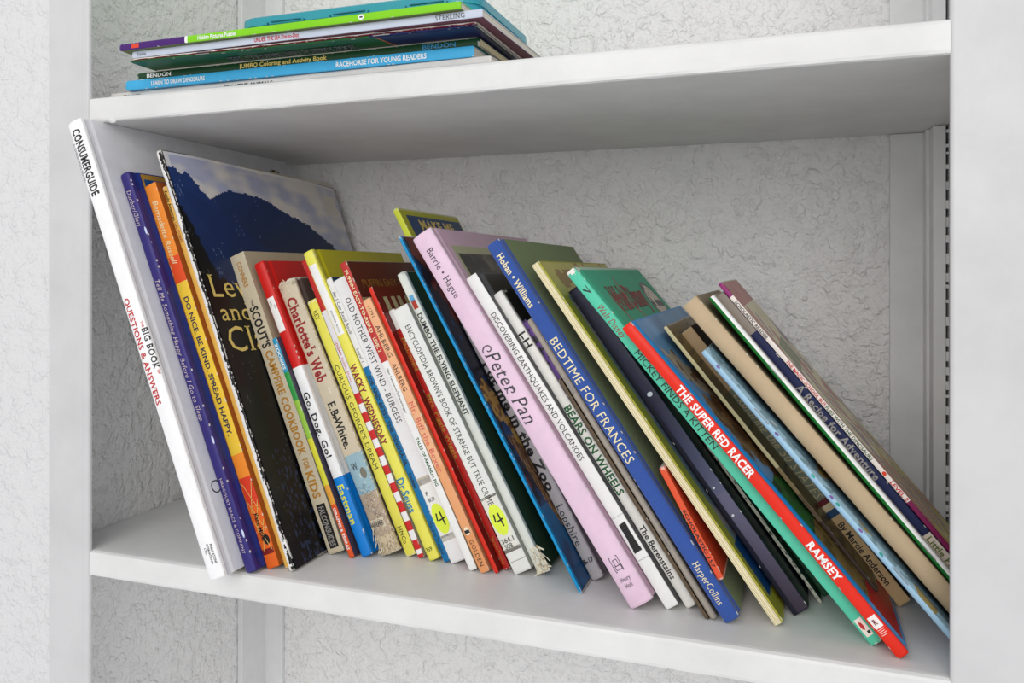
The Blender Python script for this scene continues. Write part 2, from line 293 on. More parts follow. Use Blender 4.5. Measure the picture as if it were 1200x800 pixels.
# per book: g = base x, base y, lean, height, thickness, base z (m); B = spine bands (mm, colour); T = spine lettering
D={
 'white_big':dict(g=[0.1276, -0.0199, 0.3808, 0.3444, 0.0134, 0.0],
  B=[],
  T=[('CONSUMERGUIDE', 337.4, 285.2, 7.0, 7.2, 'k', 'B'), ("A CHILDREN'S BOOK", 329.2, 298.7, 0.3, 3.0, 'dk', 'r'), ('QUESTIONS & ANSWERS', 205.6, 125.9, 4.9, 5.2, 'red', 'rb'), ('THE', 186.1, 181.6, 11.4, 1.6, 'red', 'b'), ('BIG BOOK', 180.8, 150.2, 11.8, 4.0, 'k', 'rb'), ('OF', 149.4, 146.1, 12.4, 1.6, 'red', 'b'), ('PUBLICATIONS', 23.8, 10.5, 10.8, 1.6, 'k', 'b'), ('INTERNATIONAL,', 24.5, 9.9, 8.3, 1.6, 'k', 'b'), ('LTD.', 22.3, 17.6, 5.8, 1.6, 'k', 'b')]),
 'navy_story':dict(g=[0.1422, 0.0007, 0.3815, 0.3055, 0.0085, -0.0],
  B=[],
  T=[('Dunbar/Glori', 291.7, 262.8, 1.0, 4.2, 'lav', 'ri'), ('Tell Me Something Happy Before I Go to Sleep', 220.0, 111.8, 1.0, 4.0, 'lav', 'ri'), ('HARCOURT BRACE & COMPANY', 68.5, 13.4, 3.4, 2.4, 'lav', 'r')]),
 'orange':dict(g=[0.1513, 0.0129, 0.3807, 0.2973, 0.0102, 0.0],
  B=[(297.3, (238, 140, 50)), (238.5, (225, 80, 35)), (217.8, (236, 196, 60)), (84.1, (238, 140, 45)), (66.7, (215, 60, 35)), (45.9, (225, 100, 30))],
  T=[('Bernadette Russell', 283.6, 232.3, 3.8, 5.0, 'cream', 'i'), ('DO NICE. BE KIND. SPREAD HAPPY.', 206.1, 98.3, 3.9, 4.2, 'navy', 'b'), ('Kane Miller', 40.0, 19.1, 5.6, 3.6, 'k', 'rb'), ('A DIVISION OF EDC PUBLISHING', 40.0, 19.9, 3.0, 1.3, 'k', 's')]),
 'yellow_thin':dict(g=[0.1624, 0.0182, 0.3799, 0.2968, 0.0042, 0.0],
  B=[],
  T=[('Family American', 292.9, 269.0, -1.3, 2.8, 'k', 'b'), ('GIRL STORIES', 267.5, 251.3, -0.9, 2.4, 'mar', 's')]),
 'lewis':dict(g=[0.1686, 0.0142, 0.374, 0.3245, 0.0042, -0.0],
  B=[],
  T=[]),
 'scout':dict(g=[0.1768, 0.0523, 0.384, 0.2403, 0.0136, -0.0],
  B=[],
  T=[('CONNERS', 233.7, 213.1, 4.2, 4.3, 'gold', 'b'), ('THE', 202.3, 196.9, 3.7, 2.0, 'k', 'b'), ("SCOUT'S", 196.5, 162.8, 3.3, 7.8, 'k', 'B'), ('CAMPFIRE COOKBOOK', 160.3, 76.3, 4.0, 6.6, 'gold', 'B'), ('FOR', 73.1, 65.0, 3.5, 5.0, 'gold', 'b'), ('KIDS', 63.0, 42.4, 4.1, 7.0, 'gold', 'B'), ('FALCONGUIDES', 35.6, 5.3, 5.1, 4.8, 'gry', 'b')]),
 'zoob':dict(g=[0.1951, 0.0509, 0.4021, 0.1739, 0.0043, 0.0],
  B=[(173.9, (50, 150, 190)), (146.1, (50, 150, 70)), (123.2, (150, 195, 70)), (92.7, (215, 210, 60)), (56.0, (225, 160, 60)), (41.1, (222, 85, 35))],
  T=[('ZOOBIES', 169.4, 148.4, -0.3, 2.6, 'w', 'b'), ('GIRAFFES & ZEBRAS', 38.5, 6.3, -0.7, 2.2, 'w', 'b')]),
 'godog':dict(g=[0.2027, 0.055, 0.4157, 0.2371, 0.0091, 0.0],
  B=[(237.1, (205, 30, 25)), (149.9, (236, 236, 236)), (61.2, (15, 125, 210))],
  T=[('BEGINNER', 205.6, 201.6, 0.3, 1.3, 'k', 's'), ('BOOKS', 201.3, 198.3, 0.3, 1.3, 'k', 's'), ('Go, Dog. Go!', 129.5, 77.2, 0.8, 5.2, 'k', 'rb'), ('Eastman', 55.2, 24.4, 1.0, 5.6, 'lime', 'rb')]),
 'charl':dict(g=[0.2161, 0.061, 0.429, 0.2217, 0.0156, -0.0],
  B=[(221.7, (203, 190, 165)), (78.3, (150, 180, 190)), (47.4, (178, 160, 138)), (14.3, (205, 188, 155))],
  T=[("Charlotte's", 207.2, 159.2, 5.0, 8.8, 'dred', 'rB'), ('Web', 156.5, 137.6, 3.6, 9.4, 'dred', 'rB'), ('E.B.White.', 120.3, 83.5, 3.1, 7.0, 'k', 'rb')]),
 'cgeorge':dict(g=[0.2336, 0.0672, 0.4286, 0.2069, 0.0082, 0.0],
  B=[],
  T=[('REY', 197.9, 190.1, 0.4, 4.0, 'k', 'r'), ("CURIOUS GEORGE'S DREAM", 152.4, 67.9, 1.3, 3.7, 'k', 'r'), ('HMCo', 22.9, 9.6, 2.6, 3.6, 'k', 'r')]),
 'striped':dict(g=[0.2434, 0.0675, 0.4305, 0.2421, 0.0048, 0.0],
  B=[(242.1, (190, 40, 35)), (198.7, (225, 222, 228)), (130.3, (205, 40, 40)), (121.8, (238, 236, 238)), (114.9, (205, 40, 40)), (107.1, (238, 236, 238)), (100.2, (205, 40, 40)), (93.3, (238, 236, 238)), (86.4, (205, 40, 40)), (79.6, (238, 236, 238)), (72.2, (205, 40, 40)), (65.4, (238, 236, 238)), (58.4, (205, 40, 40)), (51.0, (238, 236, 238)), (43.7, (205, 40, 40)), (35.6, (238, 236, 238)), (28.4, (205, 40, 40)), (21.1, (238, 236, 238)), (13.7, (205, 40, 40)), (6.5, (238, 236, 238)), (3.0, (205, 40, 40))],
  T=[('LOGAN', 173.3, 162.0, 1.9, 2.0, 'red', 'b'), ('Saddle Shoes', 159.9, 139.9, 2.0, 1.8, 'pinkred', 's')]),
 'wacky':dict(g=[0.2533, 0.0642, 0.4461, 0.2499, 0.0089, -0.0],
  B=[],
  T=[('BEGINNER', 199.6, 189.5, 4.6, 1.5, 'k', 's'), ('BOOKS', 188.0, 181.5, 4.9, 1.5, 'k', 's'), ('WACKY', 155.2, 132.2, 2.0, 6.0, 'mar', 'B'), ('WEDNESDAY', 128.2, 90.6, 2.0, 5.6, 'mar', 'B'), ('Dr.Seuss', 63.3, 37.2, 2.1, 6.6, 'teal', 'b')]),
 'joe':dict(g=[0.2648, 0.0658, 0.4506, 0.2283, 0.0051, 0.0],
  B=[(228.3, (230, 230, 226)), (154.2, (10, 110, 165))],
  T=[('An I Can Read Book', 217.3, 181.4, 0.1, 2.9, 'k', 'r'), ('Level 1', 169.7, 158.3, 1.1, 2.5, 'k', 'r'), ('JOE AND BETSY THE DINOSAUR', 147.6, 74.8, 1.5, 2.9, 'k', 'rb'), ('Hoban', 68.7, 57.3, 1.5, 2.7, 'k', 'b'), ('HarperTrophy', 31.4, 5.8, 1.1, 3.1, 'k', 'r')]),
 'mother':dict(g=[0.2709, 0.0653, 0.4505, 0.2268, 0.0123, 0.0],
  B=[],
  T=[('OLD MOTHER WEST WIND - BURGESS', 210.2, 108.3, 7.4, 5.0, 'k', 'r')]),
 'puffin':dict(g=[0.2885, 0.0569, 0.4523, 0.2417, 0.006, -0.0],
  B=[(241.7, (186, 50, 45)), (160.6, (235, 235, 232))],
  T=[('PUFFIN EASY-TO-READ', 235.1, 184.1, 3.2, 2.7, 'cream', 'b'), ('LEVEL 2', 180.1, 168.5, 3.2, 2.7, 'cream', 'b'), ('Van Leeuwen/Schweninger', 155.2, 119.7, 3.3, 2.0, 'k', 's'), ('TALES OF AMANDA PIG', 100.7, 63.3, 3.4, 2.5, 'dgreen', 'b')]),
 'biff':dict(g=[0.2977, 0.0552, 0.4613, 0.2121, 0.0069, -0.0],
  B=[],
  T=[('11791', 206.6, 197.8, 2.3, 2.3, 'k', 's'), ('AHLBERG', 191.2, 165.5, 1.5, 3.7, 'k', 'r'), ('AHLBERG', 160.4, 138.4, 1.9, 3.7, 'k', 'r'), ('Mr. Biff the Boxer', 129.8, 75.4, 2.7, 4.2, 'pinkred', 'r'), ('GOLDEN', 24.0, 4.5, 4.7, 3.3, 'k', 'r'), ('1', 32.8, 27.5, 3.7, 4.2, 'k', 'r')]),
 'redone':dict(g=[0.307, 0.0583, 0.4666, 0.2233, 0.0031, -0.0],
  B=[],
  T=[]),
 'piggle':dict(g=[0.311, 0.0658, 0.4673, 0.2039, 0.0052, 0.0],
  B=[(203.9, (232, 230, 226)), (188.6, (172, 28, 22))],
  T=[('MacDonald', 181.7, 154.7, 0.7, 3.4, 'gold', 'rb'), ('Mrs. Piggle-Wiggle', 135.6, 84.9, 1.2, 3.4, 'gold', 'rb'), ('HarperTrophy', 24.9, 4.0, 1.9, 2.3, 'gold', 'r')]),
 'encyc':dict(g=[0.3211, 0.0608, 0.4843, 0.2062, 0.0133, -0.0],
  B=[],
  T=[("ENCYCLOPEDIA BROWN'S BOOK OF STRANGE BUT TRUE CRIMES", 191.7, 48.0, 6.9, 4.6, 'k', 'r')]),
 'dumbo':dict(g=[0.3365, 0.0655, 0.4849, 0.2369, 0.0068, 0.0],
  B=[],
  T=[('DUMBO THE FLYING ELEPHANT', 203.0, 121.3, 2.6, 4.0, 'k', 'b')]),
 'makeme':dict(g=[0.352, 0.0921, 0.5037, 0.2966, 0.0047, 0.0],
  B=[],
  T=[]),
 'bluethin':dict(g=[0.3721, 0.0434, 0.5125, 0.2713, 0.0019, -0.0],
  B=[],
  T=[]),
 'zoo':dict(g=[0.3743, 0.0669, 0.5107, 0.235, 0.0092, 0.0],
  B=[],
  T=[('Put me in the Zoo', 166.8, 66.2, 3.6, 7.0, 'k', 'rB'), ('Lopshire', 55.4, 25.2, 4.8, 5.6, 'k', 'r')]),
 'pink':dict(g=[0.4083, 0.0297, 0.577, 0.2787, 0.016, -0.0],
  B=[],
  T=[('Barrie • Hague', 266.1, 227.5, 3.3, 5.2, 'dk', 'r'), ('Peter Pan', 184.4, 130.9, 3.3, 10.5, 'dk', 'ri')]),
 'quake':dict(g=[0.4295, 0.0377, 0.583, 0.2474, 0.0085, -0.0],
  B=[],
  T=[('DISCOVERING EARTHQUAKES AND VOLCANOES', 217.6, 105.0, 3.2, 4.0, 'k', 's')]),
 'bears':dict(g=[0.4411, 0.0432, 0.587, 0.2348, 0.0069, 0.0],
  B=[],
  T=[('I-H', 203.0, 191.7, 0.6, 5.5, 'k', 'b'), ('BEARS ON WHEELS', 145.7, 79.7, 2.2, 5.2, 'dgreen', 'B'), ('The Berenstains', 57.0, 19.8, 3.6, 3.9, 'k', 'b')]),
 'purple':dict(g=[0.4503, 0.0457, 0.589, 0.2143, 0.003, 0.0],
  B=[(214.3, (95, 60, 135))],
  T=[]),
 'darkthin':dict(g=[0.4543, 0.0311, 0.5831, 0.17, 0.0019, -0.0],
  B=[],
  T=[]),
 'greystap':dict(g=[0.4569, 0.0313, 0.5822, 0.2146, 0.0043, 0.0],
  B=[],
  T=[]),
 'frances':dict(g=[0.4655, 0.0289, 0.5929, 0.2753, 0.01, -0.0],
  B=[],
  T=[('Hoban • Williams', 266.1, 224.8, 3.3, 4.8, 'cream', 'rb'), ('BEDTIME FOR FRANCES', 200.1, 108.9, 4.8, 6.2, 'cream', 'r'), ('HarperCollins', 39.2, 11.2, 4.8, 4.6, 'cream', 'r')]),
 'orangeslip':dict(g=[0.4613, 0.0315, 0.505, 0.0743, 0.0038, 0.0246],
  B=[],
  T=[('SCHOLASTIC 157', 45.8, 8.2, 1.8, 2.0, 'k', 'b')]),
 'cream':dict(g=[0.494, 0.0359, 0.6163, 0.2643, 0.0059, -0.0],
  B=[],
  T=[]),
 'navydark':dict(g=[0.5048, 0.0543, 0.6291, 0.2446, 0.0106, 0.0],
  B=[],
  T=[]),
 'greenmag':dict(g=[0.5204, 0.0792, 0.636, 0.205, 0.002, -0.0],
  B=[],
  T=[]),
 'lego':dict(g=[0.5231, 0.0916, 0.6315, 0.1898, 0.0033, 0.0],
  B=[],
  T=[('LEGO', 43.7, 33.2, -1.3, 2.0, 'k', 'b')]),
 'disney':dict(g=[0.546, 0.0263, 0.704, 0.2763, 0.0072, 0.0],
  B=[],
  T=[('7', 262.6, 255.9, 1.4, 3.6, 'k', 's'), ('Walt Disney', 246.8, 221.4, 1.5, 4.6, 'dred', 'ri'), ('MICKEY FINDS A KITTEN', 210.3, 136.5, 2.6, 4.4, 'k', 's')]),
 'racer':dict(g=[0.5583, 0.0147, 0.7117, 0.2339, 0.007, -0.0],
  B=[],
  T=[('THE SUPER RED RACER', 186.2, 120.9, 5.3, 5.0, 'w', 'B'), ('RAMSEY', 74.7, 49.9, 5.6, 4.6, 'w', 'rB')]),
 'olive':dict(g=[0.5508, 0.0586, 0.6813, 0.2011, 0.0024, 0.019],
  B=[],
  T=[]),
 'states':dict(g=[0.5675, 0.0902, 0.6765, 0.217, 0.0085, 0.0],
  B=[(217.0, (190, 162, 125)), (167.5, (125, 130, 112)), (78.2, (110, 32, 38)), (74.4, (225, 205, 165)), (70.0, (40, 75, 115)), (65.3, (210, 178, 130))],
  T=[('Exploring the 50 STATES', 163.7, 79.3, 2.3, 5.6, 'tann', 'ri'), ('By Marcie Anderson', 60.4, 14.6, 2.9, 4.4, 'k', 'b')]),
 'ltblue':dict(g=[0.5927, 0.0215, 0.7185, 0.214, 0.0056, 0.002],
  B=[],
  T=[]),
 'tan':dict(g=[0.5955, 0.0313, 0.7153, 0.2373, 0.0107, 0.011],
  B=[],
  T=[]),
 'green':dict(g=[0.6123, 0.0333, 0.6986, 0.2445, 0.0042, 0.008],
  B=[],
  T=[]),
 'navyrec':dict(g=[0.6141, 0.0428, 0.6989, 0.2405, 0.0052, 0.012],
  B=[(240.5, (138, 128, 118)), (209.9, (20, 30, 72)), (62.8, (205, 192, 180))],
  T=[('A Recipe for Adventure', 169.9, 101.6, -0.4, 4.4, 'gry', 'rb'), ('Little Passports', 61.0, 23.0, 0.6, 3.6, 'olv', 'rb')]),
 'school':dict(g=[0.6158, 0.0437, 0.7002, 0.2416, 0.0028, 0.0191],
  B=[(241.6, (140, 35, 105)), (230.9, (232, 222, 214)), (77.7, (120, 20, 75))],
  T=[('SCHOLASTIC READER', 227.1, 197.8, -0.6, 2.0, 'dk', 'b'), ('THE MAGIC SCHOOL BUS', 180.7, 146.9, -1.4, 2.0, 'red', 'b'), ('FLIES WITH THE DINOSAURS', 146.2, 107.4, -1.0, 2.0, 'dgreen', 'b'), ('LEVEL 2', 91.8, 78.1, -0.0, 2.2, 'red', 'b')]),
}
def spine_profile(kind,t):
    if kind=='hard': e=min(.0022,t*.16)
    elif kind=='paper': e=min(.0005,t*.1)
    else: e=min(t*.45,.0022)
    def g(x):
        u=max(0.,min(1.,x/t)); return e*(1-max(0,math.sin(math.pi*u))**.55)
    q=min(.0004,t*.06); nodes=sorted([0,q,t-q,t]+[t*i/10 for i in range(1,10)])
    def f(x):
        x=max(0.,min(t,x))
        for a,b in zip(nodes,nodes[1:]):
            if x<=b: return g(a)+(g(b)-g(a))*(x-a)/(b-a)
        return g(t)
    f.nodes=nodes
    return e,f
def nz(x,y,z=0): return noise.noise(Vector((x,y,z)))
def make_book(name,key,label,kind,spine,cover,depth,mat=None,wear=.35,bands=None,bandcov=False,xs=None,group='books leaning in a row on the lower shelf',pages=True,ragged=0,pagemat_=None,cf=None,left=None,bendf=None):
    x0,y0,ph,h,t,z0=D[key]['g']; bands=bands or D[key]['B']
    R=bpy.data.objects.new(name,None); C.objects.link(R); R.empty_display_size=.02
    R.location=(x0,y0,z0); R.rotation_euler=(0,-ph,0)
    tag(R,label,'book',group)
    body(R,kind,h,t,depth,spine,cover,mat,wear,bands,bandcov,xs,pages,ragged,pagemat_,cf,left,seed=x0*97,bendf=bendf)
    e,f=spine_profile(kind,t)
    for (s,h0,h1,a,cap,ink,sty) in D[key]['T']:
        cp=cap/1000
        if not(key in('white_big',)): a=t*500
        if key=='wacky': a=cap/2+.5
        if key=='racer': a=t*520
        if s in("BEGINNER","BOOKS"):
            a={'BEGINNER':.36,'BOOKS':.62}[s]*t*1000 if key=='godog' else t*500
        a/=1000
        M=Matrix(((0,1,0,a-cp/2),(0,0,1,-.00014),(-1,0,0,h0/1000),(0,0,0,1)))
        text(R,s,sty,M,'lettering',ink,(h0-h1)/1000,cp,f)
    return R
def body(R,kind,h,t,depth,spine,cover,mat,wear,bands,bandcov,xs,pages,ragged,pagemat_,cf,left,seed=0.,bendf=None):
    e,f=spine_profile(kind,t)
    mat=mat or (GLOSS if kind!='cloth' else CLOTH)
    bt=min({'hard':.0022,'paper':.0004,'staple':.00035}[kind],t*.22); over=.003 if kind=='hard' else 0.0
    # outer profile (x,y,region,frac)
    ns=10
    P=[(0,depth)]
    if bendf: P+=[(0,depth*k/8) for k in range(7,0,-1)]
    if kind=='hard': P+=[(0,.0115),(.0007,.0095),(.0007,.0065),(0,.0042)]
    else: P+=[(0,.008)]
    P.append((0,e+.0006))
    for i in range(ns+1):
        x=t*i/ns
        if i==0: P.append((0,e))
        elif i==ns: P.append((t,e))
        else: P.append((x,f(x)))
        if i==0: P.append((min(.0004,t*.06),f(min(.0004,t*.06))))
        if i==ns-1: P.append((t-min(.0004,t*.06),f(t-min(.0004,t*.06))))
    P.append((t,e+.0006))
    if kind=='hard': P+=[(t,.0042),(t-.0008,.0062),(t-.0008,.0088),(t,.0112)]
    else: P+=[(t,.006),(t,.0085)]
    if bendf: P+=[(t,depth*k/8) for k in range(1,8)]
    P.append((t,depth))
    Q=[(t-bt,depth),(t-bt,e+bt+.0008),(bt,e+bt+.0008),(bt,depth)]
    no=len(P); nq=len(Q)
    qe=min(.0004,t*.06)*1.02+1e-9
    zs=set([0.,.0012,h-.0012,h]); n=max(8,int(h/.0016))
    for i in range(1,n): zs.add(h*i/n)
    for b0,_ in bands: 
        if .002<b0/1000<h-.002: zs.add(round(b0/1000,5))
    zs=sorted(zs); zz=[zs[0]]
    bset=set(round(b[0]/1000,5) for b in bands)
    for z in zs[1:]:
        if z-zz[-1]<.0005:
            if z in bset: zz[-1]=z
            continue
        zz.append(z)
    if zz[-1]!=h: zz[-1]=h
    zs=zz
    V=[];F=[];K=[]
    for z in zs:
        endd=min(z,h-z)
        pin=.0005 if endd<.0006 else 0
        for i,(x,y) in enumerate(P):
            dx=dy=dz=0
            if y<=e+.0007:
                dy+=pin; dx+=pin*(1 if x<t/2 else -1)*.6
            a=.00022*wear
            dy+=a*nz(x*300+seed,z*120,seed); dx+=a*nz(z*90,seed,y*50)*(1 if y<.02 else .3)
            if ragged and endd<.012:
                if (ragged&1 and z<h/2) or (ragged&2 and z>h/2):
                    k=(1-endd/.012); dz=nz(x*700+seed,y*200,z*90+seed)*.0035*k*(1 if z>h/2 else -1); dz=-abs(dz) if z>h/2 else abs(dz); dy+=abs(nz(x*500,z*400,seed))*.0012*k
            if bendf: bb=bendf(y,z); dx+=bb[0]*(1 if x>t/2 else .6); dz+=bb[1]
            V.append((x+dx,y+dy,z+dz))
        for x,y in Q: V.append((x+(bendf(y,z)[0]*.8 if bendf else 0),y,z+(bendf(y,z)[1] if bendf else 0)))
    st_=no+nq
    sp=lin(spine); cv=lin(cover); lf=lin(left or spine)
    BL=[(b0/1000,lin(c)) for b0,c in bands]
    def bandcol(z,default):
        c=default
        for b0,cc in BL:
            if z<=b0+1e-6: c=cc
        return c
    white=lin((226,222,212))
    for k in range(len(zs)-1):
        zm=(zs[k]+zs[k+1])/2; endd=min(zm,h-zm)
        for i in range(no-1):
            F.append((k*st_+i,k*st_+i+1,(k+1)*st_+i+1,(k+1)*st_+i))
            (xa,ya),(xb,yb)=P[i],P[i+1]; xm=(xa+xb)/2; ym=(ya+yb)/2
            wd=abs(xb-xa)+abs(yb-ya)
            if ya<=e+.0007 and yb<=e+.0007:   # spine
                c=bandcol(zm,sp)
                if xs and xm<t*xs[0]: c=lin(xs[1])
            elif xm<t*.5: c=lf
            else:
                c=bandcol(zm,cv) if bandcov else cv
                if kind=='hard' and ym<.005 and not cf: c=bandcol(zm,sp)
            if cf: 
                c2=cf(xm/t,ym,zm/h); c=lin(c2) if c2 else c
            if wear>0 and ya<=e+.0007 and yb<=e+.0007 and (xm<qe or xm>t-qe):
                v=nz(zm*420+seed,xm*400,seed)+ .5*nz(zm*1300,xm*50,seed)
                th=.62-wear*.5 - (.35 if endd<.003 else 0)
                if v>th: c=tuple(a*(1-.75)+b*.75 for a,b in zip(c,white))
            elif wear>.6 and nz(zm*330+seed,xm*530,ym*90)>.5: c=tuple(a*.6+b*.4 for a,b in zip(c,white))
            elif endd<.0013 and wear>.3 and nz(xm*500,seed,ym*60)>-.1: c=tuple(a*.5+b*.5 for a,b in zip(c,white))
            K.append(c)
        for j in range(nq-1):
            i=no+j; F.append((k*st_+i,k*st_+i+1,(k+1)*st_+i+1,(k+1)*st_+i)); K.append(lin((225,222,212)))
        F.append((k*st_+no-1,k*st_+no,(k+1)*st_+no,(k+1)*st_+no-1)); K.append(cv)
        F.append((k*st_+no+nq-1,k*st_,(k+1)*st_,(k+1)*st_+no+nq-1)); K.append(lf)
    top=(len(zs)-1)*st_
    # end caps: strip between outer and inner outline
    def cap(o,flip):
        io=list(range(no)); iq=[no+nq-1-j for j in range(nq)]   # inner reversed to run beside outer
        m=[0]*no
        for i,(x,y) in enumerate(P):
            if y>=depth-1e-6: m[i]=0 if x<t/2 else 3
            elif x<t*.5: m[i]=1
            else: m[i]=2
        for i in range(no-1):
            a,b=iq[m[i]],iq[m[i+1]]
            q=(o+i,o+i+1,o+b) if a==b else (o+i,o+i+1,o+b,o+a)
            F.append(q if not flip else q[::-1]); K.append(bandcol(h if o else 0,sp) if wear<.5 else tuple(a_*.6+b_*.4 for a_,b_ in zip(sp,white)))
    cap(0,False); cap(top,True)
    co=mk('cover',V,F,mat,R,K); COV[R.name]=co
    bm=bmesh.new(); bm.from_mesh(co.data); bmesh.ops.recalc_face_normals(bm,faces=bm.faces); bm.to_mesh(co.data); bm.free()
    if pages:
        g=.00012
        b=(bt+g,t-bt-g,e+bt+.0011,depth-(.003 if kind=='hard' else .0006),over if over else .0004,h-(over if over else .0004))
        # page block with a shallow hollow at the fore edge
        pv=[];pf=[];m=6
        for z in(b[4],b[5]):
            pv.append((b[0],b[2],z)); pv.append((b[1],b[2],z))
            for i in range(m+1):
                u=i/m; pv.append((b[1]+(b[0]-b[1])*u,b[3]-(.0012 if kind=='hard' else .0002)*math.sin(math.pi*u),z))
        n=m+3
        for i in range(n): pf.append((i,(i+1)%n,n+(i+1)%n,n+i))
        pf.append(tuple(range(n))[::-1]); pf.append(tuple(range(n,2*n)))
        po=mk('page_block',pv,pf,pagemat_ or PAGES,R)
    if kind=='staple':
        for fr in(.22,.74):
            box('staple',(t*.5-.0003,t*.5+.0003,-.0004,.0001,h*fr,h*fr+.012),STEEL,R)
def patch(R,t,kind,x0,x1,z0,z1,col,name='sticker',off=.00008,rounded=False,label=None,segs=10):
    """thin label following the spine curve; x in metres from the left edge"""
    e,f=spine_profile(kind,t); V=[];F=[];nx=segs
    if rounded:
        cx,cz=(x0+x1)/2,(z0+z1)/2; n=36; V.append((cx,f(cx)-off-.00004,cz))
        for r in(.35,.7,1.):
            for i in range(n):
                a=2*math.pi*i/n; x=cx+(x1-x0)/2*r*math.cos(a); z=cz+(z1-z0)/2*r*math.sin(a); V.append((x,f(x)-off-.00004,z))
        for i in range(n): j=(i+1)%n; F.append((0,1+i,1+j)); F.append((1+i,1+n+i,1+n+j,1+j)); F.append((1+n+i,1+2*n+i,1+2*n+j,1+n+j))
    else:
        xx=[x0]+[q for q in f.nodes if x0+1e-6<q<x1-1e-6]+[x1]; nx=len(xx)-1
        for z in(z0,z1):
            for x in xx: V.append((x,f(x)-off,z))
        for i in range(nx): F.append((i,i+1,nx+2+i,nx+1+i))
    o=mk(name,V,F,MATTE,COV[R.name],[lin(col)]*len(F))
    if label: o['label']=label
    return o
def inpoly(p,x,y):
    r=False; n=len(p); j=n-1
    for i in range(n):
        xi,yi=p[i]; xj,yj=p[j]
        if (yi>y)!=(yj>y) and x<(xj-xi)*(y-yi)/(yj-yi)+xi: r=not r
        j=i
    return r
def picture(R,t,y0,y1,z0,z1,cell,fn,name='cover_picture',off=.00012,bend=None,mat=None,label=None):
    """print on the right-hand cover; fn(y,z in mm) -> sRGB or None"""
    ny=max(1,round((y1-y0)/cell)); nz_=max(1,round((z1-z0)/cell)); V=[];F=[];K=[]
    for j in range(nz_+1):
        z=z0+(z1-z0)*j/nz_
        for i in range(ny+1):
            y=y0+(y1-y0)*i/ny; b=bend(y,z) if bend else (0,0); V.append((t+off+b[0],y,z+b[1]))
    cache={}
    for j in range(nz_):
        for i in range(ny):
            c=fn((y0+(y1-y0)*(i+.5)/ny)*1000,(z0+(z1-z0)*(j+.5)/nz_)*1000)
            if c is None: continue
            c=tuple(int(v) for v in c)
            if c not in cache: cache[c]=lin(c)
            a=j*(ny+1)+i; F.append((a,a+1,a+ny+2,a+ny+1)); K.append(cache[c])
    o=mk(name,V,F,mat or GLOSS,COV[R.name],K)
    if label: o['label']=label
    return o
def cover_text(R,t,s,y0,z0,length,cap,ink,style,off=.0003,slope=0.):
    M=Matrix(((0,0,1,t+off),(math.cos(slope),-math.sin(slope),0,y0),(math.sin(slope),math.cos(slope),0,z0),(0,0,0,1)))
    text(R,s,style,M,'cover_lettering',ink,length,cap)
def cross_text(R,s,x,z,length,cap,ink,style,off=-.0004,slope=0.,name='lettering'):
    M=Matrix(((math.cos(slope),-math.sin(slope),0,x),(0,0,1,off),(math.sin(slope),math.cos(slope),0,z),(0,0,0,1)))
    text(R,s,style,M,name,ink,length,cap)
def mixc(a,b,k): return tuple(x*(1-k)+y*k for x,y in zip(a,b))
def G(k): return D[k]['g']

FOUR=[[(.12,.95),(.02,.45),(.2,.42),(.62,.5)],[(.42,.98),(.45,.5),(.47,.0)]]
# 1 tall white hardcover
B=make_book('hardcover_book','white_big','tall glossy white hardcover leaning on the left frame, leftmost of the row','hard',(243,243,244),(224,224,228),.252,wear=.12)
patch(B,G('white_big')[4],'hard',.0008,.0125,.0001,.0005,(220,220,220))
def gold(y,z):
    a=((y-226)/9)**2+((z-327)/5)**2; b=((y-238)/7)**2+((z-323)/3)**2
    if (a<1 or b<1) and nz(y*.3,z*.4)>-.25: return (120,92,40) if nz(y*.5,z*.5,3)>0 else (66,52,30)
    return None
picture(B,G('white_big')[4],.212,.249,.314,.338,.0009,gold)
def outl(y,z):
    r=math.hypot((y-19)/4.5,(z-59)/4.5); return (50,48,50) if .82<r<1.02 and y>14 else None
picture(B,G('white_big')[4],.0128,.028,.052,.067,.0004,outl)
# 2 navy hardcover
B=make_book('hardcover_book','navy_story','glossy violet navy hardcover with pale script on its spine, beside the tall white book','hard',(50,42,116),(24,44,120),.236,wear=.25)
t=G('navy_story')[4]
picture(B,t,.012,.235,.03,.3045,.002,lambda y,z:(176,134,52) if (z>300.5 or y<14) else ((18,72,130) if z>285 else (22,42,110)))
for z in(.258,.096,.027): patch(B,t,'hard',t*.84,t*.98,z-.003,z+.003,(205,215,240),'wear_spot',rounded=True)
# 3 orange and yellow
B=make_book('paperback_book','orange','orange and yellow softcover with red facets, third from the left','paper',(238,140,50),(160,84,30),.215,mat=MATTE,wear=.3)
t=G('orange')[4]
for s,a,b in ((1,.002,.010),(-1,.0015,.0095)):
    V=[];F=[]
    for q in range(3):
        z=.012+q*.014; xa,xb=(a,b) if s>0 else (b,a)
        v=[(xa,-.0001,z),(xb,-.0001,z+.022),(xb,-.0001,z+.0232),(xa,-.0001,z+.0012)]; n=len(V); V+=v; F.append((n,n+1,n+2,n+3))
    mk('printed_lines',V,F,INK['lg'],B)
patch(B,t,'paper',t*.45,t*.95,.0165,.024,(30,26,24),'printed_emblem',rounded=True)
patch(B,t,'paper',.0002,t-.0002,.010,.014,(120,30,26),'printed_band')
# 4 thin golden
B=make_book('paperback_book','yellow_thin','very thin golden yellow paperback with tiny dark lettering, squeezed beside the black landscape book','paper',(226,178,84),(214,160,60),.2,wear=.5)
